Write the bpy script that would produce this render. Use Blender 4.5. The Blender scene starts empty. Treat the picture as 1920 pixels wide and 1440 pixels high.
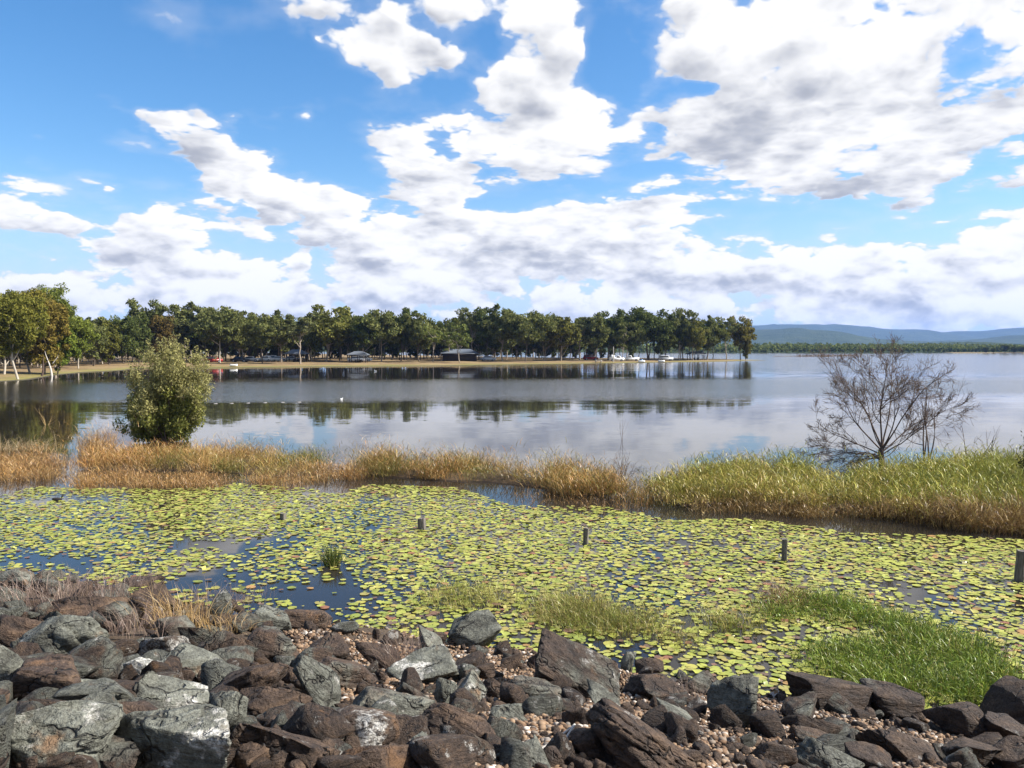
import bpy, math, random
import numpy as np
from mathutils import Vector, Matrix, Euler

S = bpy.context.scene
COL = S.collection
R = math.radians

# ------------------------------------------------------------------ camera
F = 1500.0                      # focal length in photograph pixels (1920 wide)
CAM = np.array((0.0, 0.0, 4.5))
PITCH = math.atan(68 / F)       # looking slightly down, horizon at row 652
cd = bpy.data.cameras.new('camera'); co = bpy.data.objects.new('camera', cd); COL.objects.link(co)
cd.sensor_width = 36; cd.lens = 36 * F / 1920; cd.clip_start = 0.1; cd.clip_end = 30000
co.location = CAM; co.rotation_euler = (math.pi / 2 - PITCH, 0, 0)
S.camera = co

# ------------------------------------------------------------------ light
SUN_EL, SUN_AZ = R(41), R(91)   # azimuth clockwise from the viewing direction: sun to the right, a little behind
sdir = Vector((math.sin(SUN_AZ) * math.cos(SUN_EL), math.cos(SUN_AZ) * math.cos(SUN_EL), math.sin(SUN_EL)))
sd = bpy.data.lights.new('sun', 'SUN'); so = bpy.data.objects.new('sun', sd); COL.objects.link(so)
sd.energy = 4.7; sd.angle = R(0.53); sd.color = (1.0, 0.95, 0.87)
so.rotation_euler = sdir.to_track_quat('Z', 'Y').to_euler(); so.location = (0, 0, 60)
S.view_settings.view_transform = 'Standard'; S.view_settings.look = 'None'
S.view_settings.exposure = 1.2; S.view_settings.gamma = 1.0; S.view_settings.use_curve_mapping = False
S.cycles.use_denoising = True
S.cycles.max_bounces = 8; S.cycles.diffuse_bounces = 3; S.cycles.glossy_bounces = 3; S.cycles.transmission_bounces = 3; S.cycles.volume_bounces = 1
S.cycles.sample_clamp_indirect = 6

def pray(px, py):               # viewing ray of a photograph pixel
    x, z = (px - 960) / F, -(py - 720) / F
    c, s = math.cos(PITCH), math.sin(PITCH)
    return np.array((x, c + z * s, -s + z * c))

# ------------------------------------------------------------------ world: sky with cumulus
world = bpy.data.worlds.new('World'); S.world = world; world.use_nodes = True

class NB:
    """small helper to write node trees"""
    def __init__(s, tree): s.t = tree; s.n = tree.nodes; s.l = tree.links
    def put(s, sock, v):
        if v is None: return
        if isinstance(v, bpy.types.NodeSocket): s.l.new(v, sock)
        else: sock.default_value = v
    def node(s, typ, **kw):
        n = s.n.new(typ)
        for k, v in kw.items(): setattr(n, k, v)
        return n
    def m(s, op, a, b=None, c=None, clamp=False):
        n = s.node('ShaderNodeMath', operation=op); n.use_clamp = clamp
        for i, v in enumerate((a, b, c)): s.put(n.inputs[i], v)
        return n.outputs[0]
    def v(s, op, a, b=None, c=None, scale=None):
        n = s.node('ShaderNodeVectorMath', operation=op)
        for i, v in enumerate((a, b, c)): s.put(n.inputs[i], v)
        if scale is not None: s.put(n.inputs['Scale'], scale)
        return n.outputs['Value'] if op in ('DOT_PRODUCT', 'LENGTH', 'DISTANCE') else n.outputs[0]
    def noise(s, vec, scale, detail=2.0, rough=0.5, dist=0.0, out='Fac', lac=2.0):
        n = s.node('ShaderNodeTexNoise'); s.put(n.inputs['Vector'], vec)
        for k, v in (('Scale', scale), ('Detail', detail), ('Roughness', rough), ('Distortion', dist), ('Lacunarity', lac)): s.put(n.inputs[k], v)
        return n.outputs[out]
    def voro(s, vec, scale, feature='F1', out='Distance', rand=1.0):
        n = s.node('ShaderNodeTexVoronoi', feature=feature); s.put(n.inputs['Vector'], vec); s.put(n.inputs['Scale'], scale); s.put(n.inputs['Randomness'], rand)
        return n.outputs[out]
    def ss(s, x, a, b, lo=0.0, hi=1.0):
        n = s.node('ShaderNodeMapRange', interpolation_type='SMOOTHSTEP')
        for i, v in enumerate((x, a, b, lo, hi)): s.put(n.inputs[i], v)
        return n.outputs[0]
    def mix(s, f, a, b, blend='MIX'):
        n = s.node('ShaderNodeMix', data_type='RGBA', blend_type=blend)
        s.put(n.inputs[0], f); s.put(n.inputs[6], col(a)); s.put(n.inputs[7], col(b))
        return n.outputs[2]
    def comb(s, x, y, z):
        n = s.node('ShaderNodeCombineXYZ')
        for i, v in enumerate((x, y, z)): s.put(n.inputs[i], v)
        return n.outputs[0]
    def sep(s, v):
        n = s.node('ShaderNodeSeparateXYZ'); s.put(n.inputs[0], v); return n.outputs
    def mapping(s, v, scale=(1, 1, 1), rot=(0, 0, 0), loc=(0, 0, 0), typ='POINT'):
        n = s.node('ShaderNodeMapping', vector_type=typ); s.put(n.inputs[0], v)
        n.inputs['Location'].default_value = loc; n.inputs['Rotation'].default_value = rot; n.inputs['Scale'].default_value = scale
        return n.outputs[0]
    def ramp(s, f, stops):
        n = s.node('ShaderNodeValToRGB'); s.put(n.inputs[0], f)
        e = n.color_ramp.elements
        while len(e) < len(stops): e.new(0.5)
        for i, (p, c) in enumerate(stops): e[i].position = p; e[i].color = col(c)
        return n.outputs[0]
def col(c):
    if isinstance(c, (tuple, list)) and len(c) == 3: return (*c, 1.0)
    return c

# cumulus puffs seen in the view, as (column, row, half width, half height, tilt, weight) of the photograph, turned into directions
PUFFS = [
 (275,212,95,44,12,1.1),(350,232,105,52,16,1.15),(425,275,105,62,28,1.1),(490,335,95,68,22,1.15),(530,370,62,42,0,.9),(410,340,65,42,25,.7),
 (535,216,85,22,-6,.55),(592,212,42,36,20,.7),(452,222,30,28,0,.55),
 (50,340,52,17,0,.5),(100,253,24,12,0,.5),
 (205,366,80,30,4,.72),(235,428,65,42,0,.95),(305,442,100,48,0,1),(360,490,135,34,5,.95),(395,380,80,30,10,.65),(480,427,42,24,0,.7),
 (30,400,100,55,15,1.1),(118,415,46,26,-15,.9),
 (788,285,92,84,0,1.35),(800,368,100,76,0,1.45),(905,262,86,72,0,1.3),(870,330,60,35,0,.6),
 (620,372,82,52,20,.85),(660,425,125,58,10,1),(740,462,135,42,0,.95),(590,440,60,30,0,.7),
 (430,490,150,30,0,.85),(545,482,48,28,0,.7),(185,494,75,20,-6,.7),(110,535,130,30,0,.8),(290,540,75,50,0,.95),(430,552,175,42,0,.9),(550,535,48,42,0,.8),
 (700,548,140,50,0,.85),(800,520,160,50,0,.95),(930,455,150,78,0,1.05),(1085,440,170,78,0,1.15),(1035,505,230,48,0,1),(1230,485,210,70,8,1.05),(1400,525,250,55,4,1),(1600,545,240,50,0,.95),
 (1820,520,180,75,-8,1),(1860,452,140,45,-8,.9),(1740,410,120,24,-6,.6),(1890,400,70,26,0,.7),(1890,335,75,32,-8,.85),(1630,487,75,32,0,.8),(1250,395,190,42,5,.8),
 (60,562,130,26,0,.8),(215,566,130,24,0,.75),(640,592,130,22,0,.7),(360,590,160,22,0,.75),(1230,588,70,40,0,.8),(1110,585,80,44,0,.9),(1010,575,60,34,0,.7),(1310,580,60,32,0,.7),(825,598,30,34,0,.7),(1500,590,140,30,0,.8),(1750,590,220,36,0,.8),
 (640,25,120,50,15,1.0),(712,70,105,60,25,1.1),(700,118,80,38,10,.95),(800,100,65,38,0,.95),(880,10,130,36,0,.9),(900,140,90,34,10,.75),(595,66,28,16,0,.6),
 (1015,85,92,110,0,1.2),(950,60,60,60,0,.8),(1005,195,160,62,8,1.0),(1090,255,150,75,10,1.1),(1050,325,90,32,0,.8),(1010,290,70,40,0,.8),
 (1280,60,150,60,20,.9),(1370,110,220,110,15,1.1),(1520,130,280,150,15,1.2),(1720,90,300,150,-8,1.2),(1600,235,290,120,0,1.25),(1480,300,230,75,8,1.1),(1710,275,210,95,-15,1.15),(1850,150,150,130,0,1.0),(1250,235,170,85,20,1.05),(1350,345,120,34,5,.75),
 (1800,-60,400,120,0,1.1),(1200,-80,260,90,0,.9),(2100,200,200,200,0,1),
 (1130,95,60,90,-35,-.85),(1330,168,62,26,15,-.6),(1245,245,30,26,0,-.5),(1235,338,110,20,0,-.5),(1560,402,260,40,-3,-.6),(1905,180,40,60,0,-.45),(1820,25,70,45,0,-.45),
 (960,375,110,26,0,-.5),(590,505,42,34,0,-.4),(640,560,50,40,0,-.35),(1300,160,40,20,0,-.3),(300,150,400,90,0,-.5),(100,180,260,160,0,-.5),(640,300,110,50,0,-.4),
]
def make_puff_group():
    g = bpy.data.node_groups.new('CloudPuffs', 'ShaderNodeTree')
    g.interface.new_socket('UV', in_out='INPUT', socket_type='NodeSocketVector')
    g.interface.new_socket('Puffs', in_out='OUTPUT', socket_type='NodeSocketFloat')
    g.interface.new_socket('Side', in_out='OUTPUT', socket_type='NodeSocketFloat')
    b = NB(g)
    gi = b.node('NodeGroupInput'); go = b.node('NodeGroupOutput')
    rots, acc, acs = {}, None, None
    for px, py, rx, ry, rot, w in PUFFS:
        r = pray(px, py); r /= np.linalg.norm(r)
        a = math.atan2(r[0], r[1]); e = math.asin(r[2])
        q = int(round(rot / 15)) * 15; c, s = math.cos(-R(q)), math.sin(-R(q))     # rotated frames, shared by puffs of like tilt
        if q not in rots:
            rots[q] = gi.outputs[0] if q == 0 else b.comb(b.v('DOT_PRODUCT', gi.outputs[0], (c, s, 0)), b.v('DOT_PRODUCT', gi.outputs[0], (-s, c, 0)), 0.0)
        sx, sy = rx / F * math.cos(a) ** 2 * PW, ry / F * math.cos(a) * PW
        ca, ce = c * a + s * e, -s * a + c * e
        mp = b.v('MULTIPLY_ADD', rots[q], (1 / sx, 1 / sy, 0), (-ca / sx, -ce / sy, 0))
        f = b.m('SUBTRACT', 1.0, b.v('LENGTH', mp), clamp=True)
        f = b.m('MULTIPLY', f, f)
        acc = b.m('MULTIPLY', f, w) if acc is None else b.m('MULTIPLY_ADD', f, w, acc)
        if w > 0:
            sd_ = b.v('DOT_PRODUCT', mp, (.45 * w, w, 0))           # sunward side of this puff, or its underside
            acs = b.m('MULTIPLY', f, sd_) if acs is None else b.m('MULTIPLY_ADD', f, sd_, acs)
    b.l.new(acc, go.inputs[0]); b.l.new(acs, go.inputs[1])
    return g
PW = 1.5
PG = make_puff_group()
b = NB(world.node_tree); b.n.clear()
tc = b.node('ShaderNodeTexCoord'); d = tc.outputs['Generated']
sky = b.node('ShaderNodeTexSky', sky_type='NISHITA'); sky.sun_disc = False
sky.sun_elevation = SUN_EL; sky.sun_rotation = SUN_AZ; sky.air_density = 1.0; sky.dust_density = 0.6; sky.ozone_density = 2.5; sky.altitude = 50
hs = b.node('ShaderNodeHueSaturation'); hs.inputs['Saturation'].default_value = 1.30; hs.inputs['Value'].default_value = 1.65; b.l.new(sky.outputs[0], hs.inputs['Color'])
x, y, z = b.sep(d)
uv = b.comb(b.m('ARCTAN2', x, y), b.m('ARCSINE', z), 0.0)
st = b.v('MULTIPLY', d, (1, 1, 1.5))
w1 = b.v('SUBTRACT', b.noise(st, 8, 3, .55, out='Color'), (.5, .5, .5))      # ragged outlines
uvw = b.v('MULTIPLY_ADD', w1, (.11, .075, 0), uv)
pf = b.node('ShaderNodeGroup'); pf.node_tree = PG; b.l.new(uvw, pf.inputs[0])
# general cloud cover outside the view (flattens towards the horizon), a low bank along the horizon
k = b.m('DIVIDE', 1.0, b.m('ADD', b.m('MAXIMUM', z, 0.0), 0.22))
plane = b.v('SCALE', b.comb(x, y, b.m('MULTIPLY', z, .6)), scale=k)
gen = b.noise(plane, 1.5, 3, .5)
front = b.ss(b.v('LENGTH', b.v('MULTIPLY', b.v('SUBTRACT', uv, (0, .2, 0)), (1 / .8, 1 / .42, 0))), .8, 1.25, 1.0, 0.0)
base = b.m('MULTIPLY', b.m('MULTIPLY', b.m('SUBTRACT', gen, .44), b.m('SUBTRACT', 1.0, front)), 4.0)
base = b.m('ADD', base, b.m('MULTIPLY', b.ss(b.sep(uv)[1], .20, .07, 0.0, .36), b.ss(b.sep(uv)[1], -.03, .02)))
off = (.010, 0, .026)                                           # a step towards the sun
def billow(v):                                                  # rounded heads with creases between them
    c1 = b.voro(v, 17); c2 = b.voro(v, 40); c3 = b.voro(v, 95)
    return b.m('MULTIPLY_ADD', b.m('SUBTRACT', .45, c3), .28, b.m('MULTIPLY_ADD', b.m('SUBTRACT', .45, c2), .5, b.m('SUBTRACT', .45, c1)))
st2 = b.v('SCALE', b.v('MULTIPLY', d, (1, 1, 1.55)), scale=b.ss(z, .32, .02, .85, 1.45))     # clouds look smaller and flatter towards the horizon
vw = b.v('MULTIPLY_ADD', b.v('SUBTRACT', b.noise(st2, 22, 3, .6, out='Color'), (.5, .5, .5)), (.035, .035, .035), st2)
n1 = b.m('SUBTRACT', b.noise(st2, 12, 6, .47), .5)
n1a = b.noise(st2, 12, 2, .45); n1b = b.noise(b.v('ADD', st2, off), 12, 2, .45)
n2 = billow(vw); n2b = billow(b.v('ADD', vw, (.006, 0, .014)))
pa = pf.outputs[0]
acc = b.m('MULTIPLY', b.m('MINIMUM', pa, .95), .92)
D1 = b.m('MULTIPLY_ADD', n1, 1.85, b.m('ADD', acc, base)); D1 = b.m('MULTIPLY_ADD', b.m('MULTIPLY', n2, b.ss(b.m('ADD', acc, base), .0, .30)), .66, D1); D1 = b.m('SUBTRACT', D1, .29)
alpha = b.m('MAXIMUM', b.ss(D1, -.04, .18), b.ss(D1, -.34, .10, 0.0, .18))
side = b.m('DIVIDE', pf.outputs[1], b.m('MAXIMUM', pa, .2))
lit = b.m('MULTIPLY_ADD', side, 1.1, .72)
lit = b.m('MULTIPLY_ADD', b.m('SUBTRACT', n1a, n1b), 3.0, lit)
lit = b.m('MULTIPLY_ADD', b.m('SUBTRACT', n2, n2b), .65, lit)
lit = b.m('ADD', lit, b.ss(z, .22, .02, 0.0, .12))
lit = b.m('SUBTRACT', lit, b.ss(D1, .2, .95, 0.0, .30))
ccol = b.mix(b.ss(lit, -.38, 1.02), (4.0, 4.2, 4.7), (9.7, 9.6, 9.5))
ccol = b.mix(b.ss(D1, .0, .22), (7.4, 7.7, 8.3), ccol)
blue = b.mix(b.ss(z, .22, .0, 0.0, .85), hs.outputs[0], (5.0, 6.6, 8.2))       # pale air along the horizon
fin = b.mix(alpha, blue, ccol)
bg = b.node('ShaderNodeBackground'); b.l.new(fin, bg.inputs[0]); bg.inputs[1].default_value = 0.05
wo = b.node('ShaderNodeOutputWorld'); b.l.new(bg.outputs[0], wo.inputs[0])

world.cycles.sampling_method = 'MANUAL'; world.cycles.sample_map_resolution = 512

# ------------------------------------------------------------------ helpers
rng = np.random.default_rng(7)

def W(px, py, z=0.0):           # photograph pixel -> point of the level z
    r = pray(px, py); return CAM + r * ((z - CAM[2]) / r[2])
def Wy(px, py, Y):              # photograph pixel -> point at the distance Y
    r = pray(px, py); return CAM + r * (Y / r[1])
def X_at(px, Y): return (px - 960) / F * Y * 1.0
def PXY(pts, z=0.0): return np.array([W(x, y, z)[:2] for x, y in pts])

def _hash(i, j, k, seed):
    h = (i * 374761393 + j * 668265263 + k * 2147483647 + seed * 974711) & 0xffffffff
    h = ((h ^ (h >> 13)) * 1274126177) & 0xffffffff
    return ((h ^ (h >> 16)) & 0xffff) / 65535.0
def vnoise(p, seed=0):
    p = np.asarray(p, float); i = np.floor(p).astype(np.int64); f = p - i; f = f * f * (3 - 2 * f)
    out = 0
    for a in (0, 1):
        for bb in (0, 1):
            for c in (0, 1):
                w = (f[:, 0] if a else 1 - f[:, 0]) * (f[:, 1] if bb else 1 - f[:, 1]) * (f[:, 2] if c else 1 - f[:, 2])
                out = out + w * _hash(i[:, 0] + a, i[:, 1] + bb, i[:, 2] + c, seed)
    return out
def fbm(p, o=4, seed=0, rough=.5):
    p = np.asarray(p, float); t = 0; a = 1; n = 0
    for k in range(o): t = t + a * vnoise(p * 2 ** k + 17.3 * k, seed + k); n += a; a *= rough
    return t / n
def fbm2(x, y, o=4, seed=0, rough=.5): return fbm(np.stack([x, y, np.zeros_like(x)], 1), o, seed, rough)

def mesh(name, V, Fc, mat=None, smooth=False, attr=None, mats=None, mi=None):
    V = np.asarray(V, np.float32); Fc = np.asarray(Fc, np.int32); k = Fc.shape[1]
    me = bpy.data.meshes.new(name)
    me.vertices.add(len(V)); me.vertices.foreach_set('co', V.ravel())
    me.loops.add(Fc.size); me.loops.foreach_set('vertex_index', Fc.ravel())
    me.polygons.add(len(Fc)); me.polygons.foreach_set('loop_start', np.arange(0, Fc.size, k, dtype=np.int32))
    if smooth: me.polygons.foreach_set('use_smooth', np.ones(len(Fc), bool))
    if attr is not None:
        c = np.ones((len(V), 4), np.float32); c[:, :3] = attr
        a = me.attributes.new('tint', 'FLOAT_COLOR', 'POINT'); a.data.foreach_set('color', c.ravel())
    if mat: me.materials.append(mat)
    me.update(calc_edges=True); me.validate()
    return me
def add(name, me, parent=None, loc=None, rot=None, scale=None, color=None, **props):
    o = bpy.data.objects.new(name, me); COL.objects.link(o)
    if parent is not None: o.parent = parent
    if loc is not None: o.location = [float(v) for v in loc]
    if rot is not None: o.rotation_euler = rot
    if scale is not None: o.scale = scale
    if color is not None: o.color = color
    for k, v in props.items(): o[k] = v
    return o
def thing(name, label, cat, loc=(0, 0, 0), rz=0.0, group=None, scale=None):
    o = add(name, None, loc=loc, rot=(0, 0, rz), scale=scale, label=label, category=cat)
    o.empty_display_size = .2
    if group: o['group'] = group
    return o
def dup(root, loc, rz, label, group=None, scale=None, color=None):
    r = root.copy(); COL.objects.link(r); r.location = [float(v) for v in loc]; r.rotation_euler = (0, 0, rz)
    r['label'] = label
    if group: r['group'] = group
    if scale is not None: r.scale = scale
    for ch in list(root.children):
        c = ch.copy(); COL.objects.link(c); c.parent = r
        if color is not None: c.color = color
        for g in ch.children:
            e = g.copy(); COL.objects.link(e); e.parent = c
    return r

class MB:                       # collects quads/tris as triangles
    def __init__(s): s.V = []; s.F = []; s.n = 0
    def addm(s, V, Fc):
        V = np.asarray(V, float); Fc = np.asarray(Fc, int)
        if Fc.shape[1] == 4: Fc = np.concatenate([Fc[:, [0, 1, 2]], Fc[:, [0, 2, 3]]])
        s.V.append(V); s.F.append(Fc + s.n); s.n += len(V)
    def box(s, x0, x1, y0, y1, z0, z1, taper=0.0, topx=None):
        t = taper
        v = [(x0, y0, z0), (x1, y0, z0), (x1, y1, z0), (x0, y1, z0), (x0 + t, y0 + t, z1), (x1 - t, y0 + t, z1), (x1 - t, y1 - t, z1), (x0 + t, y1 - t, z1)]
        if topx:
            for i in (4, 7): v[i] = (topx[0], v[i][1], z1)
            for i in (5, 6): v[i] = (topx[1], v[i][1], z1)
        s.addm(v, [(0, 3, 2, 1), (4, 5, 6, 7), (0, 1, 5, 4), (1, 2, 6, 5), (2, 3, 7, 6), (3, 0, 4, 7)])
    def tube(s, P, rad, n=5, cap=True):
        P = np.asarray(P, float); k = len(P); rad = np.broadcast_to(rad, (k,))
        T = np.gradient(P, axis=0); T /= np.linalg.norm(T, axis=1)[:, None] + 1e-9
        ref = np.where(np.abs(T[:, 2:3]) > .9, np.array([[1., 0, 0]]), np.array([[0, 0, 1.]]))
        A = np.cross(T, ref); A /= np.linalg.norm(A, axis=1)[:, None] + 1e-9; B = np.cross(T, A)
        th = np.arange(n) / n * 2 * math.pi
        V = P[:, None] + rad[:, None, None] * (np.cos(th)[None, :, None] * A[:, None] + np.sin(th)[None, :, None] * B[:, None])
        V = V.reshape(-1, 3); i = np.arange(k - 1)[:, None] * n; j = np.arange(n)[None]; j2 = (j + 1) % n
        q = np.stack([i + j, i + j2, i + n + j2, i + n + j], -1).reshape(-1, 4)
        s.addm(V, q)
        if cap:
            s.addm(np.concatenate([V[-n:], P[-1:]]), [(a, (a + 1) % n, n) for a in range(n)])
    def cyl(s, c, axis, r, h, n=12):
        c = np.asarray(c, float); a = np.asarray(axis, float); a /= np.linalg.norm(a)
        s.tube([c - a * h / 2, c + a * h / 2], r, n)
        s.tube([c, c - a * h / 2 * 1.001], [r, r], n) if False else None
        P = np.array([c - a * h / 2]); ref = np.array([0, 0, 1.]) if abs(a[2]) < .9 else np.array([1., 0, 0])
        A = np.cross(a, ref); A /= np.linalg.norm(A); B = np.cross(a, A); th = np.arange(n) / n * 2 * math.pi
        V = P + r * (np.cos(th)[:, None] * A + np.sin(th)[:, None] * B)
        s.addm(np.concatenate([V, P]), [((k + 1) % n, k, n) for k in range(n)])
    def me(s, name, mat, smooth=False, attr=None): return mesh(name, np.concatenate(s.V), np.concatenate(s.F), mat, smooth, attr)

# ------------------------------------------------------------------ materials
def mat(name):
    m = bpy.data.materials.new(name); m.use_nodes = True; m.node_tree.nodes.clear(); b = NB(m.node_tree)
    out = b.node('ShaderNodeOutputMaterial'); return m, b, out
def pbsdf(b, out, color, rough=.8, normal=None, spec=.3, metal=0.0):
    p = b.node('ShaderNodeBsdfPrincipled'); b.put(p.inputs['Base Color'], col(color)); b.put(p.inputs['Roughness'], rough)
    b.put(p.inputs['Specular IOR Level'], spec); b.put(p.inputs['Metallic'], metal)
    if normal is not None: b.l.new(normal, p.inputs['Normal'])
    b.l.new(p.outputs[0], out.inputs[0]); return p
def bump(b, h, strength=.5, dist=.05):
    n = b.node('ShaderNodeBump'); n.inputs['Strength'].default_value = strength; n.inputs['Distance'].default_value = dist; b.l.new(h, n.inputs['Height']); return n.outputs[0]
def objco(b): return b.node('ShaderNodeTexCoord').outputs['Object']
def wpos(b): return b.node('ShaderNodeNewGeometry').outputs['Position']
def plain(name, c, rough=.6, var=.12, spec=.3, scale=3.0, metal=0.0):
    m, b, o = mat(name); f = b.noise(objco(b), scale, 4, .6)
    k = tuple(v * (1 - var) for v in c); h = tuple(min(1, v * (1 + var)) for v in c)
    pbsdf(b, o, b.mix(f, k, h), rough, spec=spec, metal=metal); return m

def leaf_mat(name, c1, c2, trans=.3, use_obj=True, gloss=.0):
    m, b, o = mat(name); g = b.node('ShaderNodeNewGeometry')
    c = b.mix(g.outputs['Random Per Island'], c1, c2)
    if use_obj:
        oi = b.node('ShaderNodeObjectInfo'); c = b.mix(1.0, c, oi.outputs['Color'], 'MULTIPLY')
    d = b.node('ShaderNodeBsdfDiffuse'); b.l.new(c, d.inputs[0]); t = b.node('ShaderNodeBsdfTranslucent'); b.l.new(c, t.inputs[0])
    mx = b.node('ShaderNodeMixShader'); mx.inputs[0].default_value = trans; b.l.new(d.outputs[0], mx.inputs[1]); b.l.new(t.outputs[0], mx.inputs[2])
    sh = mx.outputs[0]
    if gloss:
        gl = b.node('ShaderNodeBsdfGlossy'); gl.inputs['Roughness'].default_value = .45; m2 = b.node('ShaderNodeMixShader'); m2.inputs[0].default_value = gloss
        b.l.new(sh, m2.inputs[1]); b.l.new(gl.outputs[0], m2.inputs[2]); sh = m2.outputs[0]
    b.l.new(sh, o.inputs[0]); return m
def tint_mat(name, trans=.35, gloss=.04):
    m, b, o = mat(name); a = b.node('ShaderNodeAttribute'); a.attribute_name = 'tint'; c = a.outputs['Color']
    c = b.mix(1.0, c, (.87, .87, .87), 'MULTIPLY')
    d = b.node('ShaderNodeBsdfDiffuse'); b.l.new(c, d.inputs[0]); t = b.node('ShaderNodeBsdfTranslucent'); b.l.new(c, t.inputs[0])
    mx = b.node('ShaderNodeMixShader'); mx.inputs[0].default_value = trans; b.l.new(d.outputs[0], mx.inputs[1]); b.l.new(t.outputs[0], mx.inputs[2])
    gl = b.node('ShaderNodeBsdfGlossy'); gl.inputs['Roughness'].default_value = .4; m2 = b.node('ShaderNodeMixShader'); m2.inputs[0].default_value = gloss
    b.l.new(mx.outputs[0], m2.inputs[1]); b.l.new(gl.outputs[0], m2.inputs[2]); b.l.new(m2.outputs[0], o.inputs[0]); return m

M_blade = tint_mat('grass_blade', .16, .03)
M_pad = tint_mat('lily_pad', .12, .10)
M_leaf = leaf_mat('gum_leaf', (.085, .105, .034), (.215, .215, .075), .30)
M_bark, b, o = mat('bark')
oi = b.node('ShaderNodeObjectInfo')
n = b.noise(b.v('MULTIPLY', objco(b), (1, 1, .25)), 3, 5, .65)
pbsdf(b, o, b.mix(1.0, b.mix(n, (.30, .26, .22), (.85, .80, .72)), oi.outputs['Color'], 'MULTIPLY'), .9)

# rock: grey-green schist with brown weathered faces, pale lichen and quartz; object colour = (greyness, lichen, brightness, which also carries the shade of backlit rocks)
M_rock, b, o = mat('rock')
oi = b.node('ShaderNodeObjectInfo'); P = b.v('ADD', b.node('ShaderNodeTexCoord').outputs['Object'], b.v('SCALE', oi.outputs['Location'], scale=3.1))
tr, tg, tb = b.sep(oi.outputs['Color'])
strat = b.noise(b.mapping(P, scale=(1.2, 1.2, 7), rot=(.5, .3, .2)), 2.2, 6, .65, .4)
n_a = b.noise(P, 2.3, 6, .62, .3); n_b = b.noise(P, 9, 6, .7); n_f = b.noise(P, 45, 4, .7)
brown = b.ramp(b.m('MULTIPLY_ADD', b.m('SUBTRACT', n_b, .5), .9, strat), [(.25, (.022, .014, .010)), (.5, (.072, .046, .031)), (.72, (.130, .082, .050)), (.9, (.14, .12, .09))])
grey = b.ramp(b.m('MULTIPLY_ADD', b.m('SUBTRACT', n_b, .5), .9, strat), [(.22, (.040, .038, .031)), (.5, (.140, .142, .115)), (.72, (.225, .230, .190)), (.9, (.32, .315, .27))])
gm = b.ss(b.m('ADD', n_a, b.m('MULTIPLY_ADD', tr, .9, -.45)), .40, .60)
c = b.mix(gm, brown, grey)
c = b.mix(b.ss(b.noise(b.v('ADD', P, (9, 3, 5)), 3.1, 4, .6), .60, .72, 0, .7), c, (.20, .105, .045))          # rust
lich = b.m('ADD', b.m('MULTIPLY_ADD', n_f, .25, b.noise(b.v('ADD', P, (3, 7, 1)), 2.6, 5, .68)), b.m('MULTIPLY', tg, .20))
c = b.mix(b.m('MULTIPLY', b.ss(lich, .80, .90), b.ss(b.noise(P, 30, 4, .75), .40, .56, .15, .95)), c, (.66, .64, .59))
c = b.mix(b.m('MULTIPLY', b.ss(n_f, .42, .62), .6), c, b.mix(1.0, c, (.42, .40, .38), 'MULTIPLY'))
Pw = b.v('MULTIPLY_ADD', b.noise(P, 4, 3, .6, out='Color'), (.35, .35, .35), P)
crk = b.voro(b.mapping(Pw, scale=(1.1, 1.7, 3.2), rot=(.4, .6, .1)), 1.2, 'DISTANCE_TO_EDGE')
crack = b.m('MAXIMUM', b.ss(crk, .0, .03), b.ss(n_a, .52, .44))
c = b.mix(b.m('SUBTRACT', .6, b.m('MULTIPLY', crack, .6)), c, (.02, .014, .011))
c = b.mix(1.0, c, b.comb(tb, tb, tb), 'MULTIPLY')
h = b.m('ADD', b.m('MULTIPLY', n_b, .6), b.m('ADD', b.m('MULTIPLY', n_f, .18), b.m('MULTIPLY_ADD', crack, .5, strat)))
pbsdf(b, o, c, b.ss(n_f, .2, .8, .62, .92), bump(b, h, 1.0, .09), .35)

M_pebble, b, o = mat('pebble')
g = b.node('ShaderNodeNewGeometry')
c = b.ramp(g.outputs['Random Per Island'], [(0, (.055, .036, .024)), (.25, (.14, .082, .046)), (.5, (.215, .135, .078)), (.72, (.29, .20, .125)), (.9, (.17, .15, .13)), (.97, (.46, .40, .34)), (1, (.62, .58, .52))])
c = b.mix(b.m('MULTIPLY', b.noise(wpos(b), 60, 3, .6), .5), c, b.mix(1.0, c, (.5, .45, .4), 'MULTIPLY'))
pbsdf(b, o, c, .75)

M_soil, b, o = mat('embankment_soil')
p = wpos(b); n = b.noise(p, 3, 8, .7); n2 = b.noise(p, 28, 5, .7)
c = b.ramp(b.m('MULTIPLY_ADD', n2, .6, b.m('MULTIPLY', n, .5)), [(.3, (.022, .016, .011)), (.5, (.06, .042, .028)), (.7, (.12, .085, .055))])  # soil colour darkened to stand in for shadow in the gaps between rocks
pbsdf(b, o, c, .95, bump(b, b.m('ADD', n, n2), .8, .06))

# water: a dark murky lake, ripples as slopes of the surface
M_water, b, o = mat('lake_water')
p = wpos(b); x, y, z = b.sep(p)
lane = b.noise(b.v('MULTIPLY', p, (.012, .05, 0)), 1.0, 3, .55)
yy = b.m('ADD', y, b.m('MULTIPLY', b.m('SUBTRACT', lane, .5), 22)); yy = b.m('SUBTRACT', yy, b.m('MULTIPLY', x, .12))
band = b.m('MULTIPLY', b.ss(yy, 63, 77), b.ss(yy, 124, 99))                # a lane of wind-ruffled water across the bay
farr = b.m('MULTIPLY', b.ss(b.m('MULTIPLY_ADD', x, .9, y), 150, 260), .5)                    # open lake beyond the point
band = b.m('MAXIMUM', band, farr)
streak = b.ss(b.noise(b.v('MULTIPLY', p, (.05, .22, 0)), 1.0, 3, .6), .50, .68)
calm = b.m('MULTIPLY_ADD', streak, .016, .009)
near = b.ss(y, 30, 55, .35, 1.0)
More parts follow.
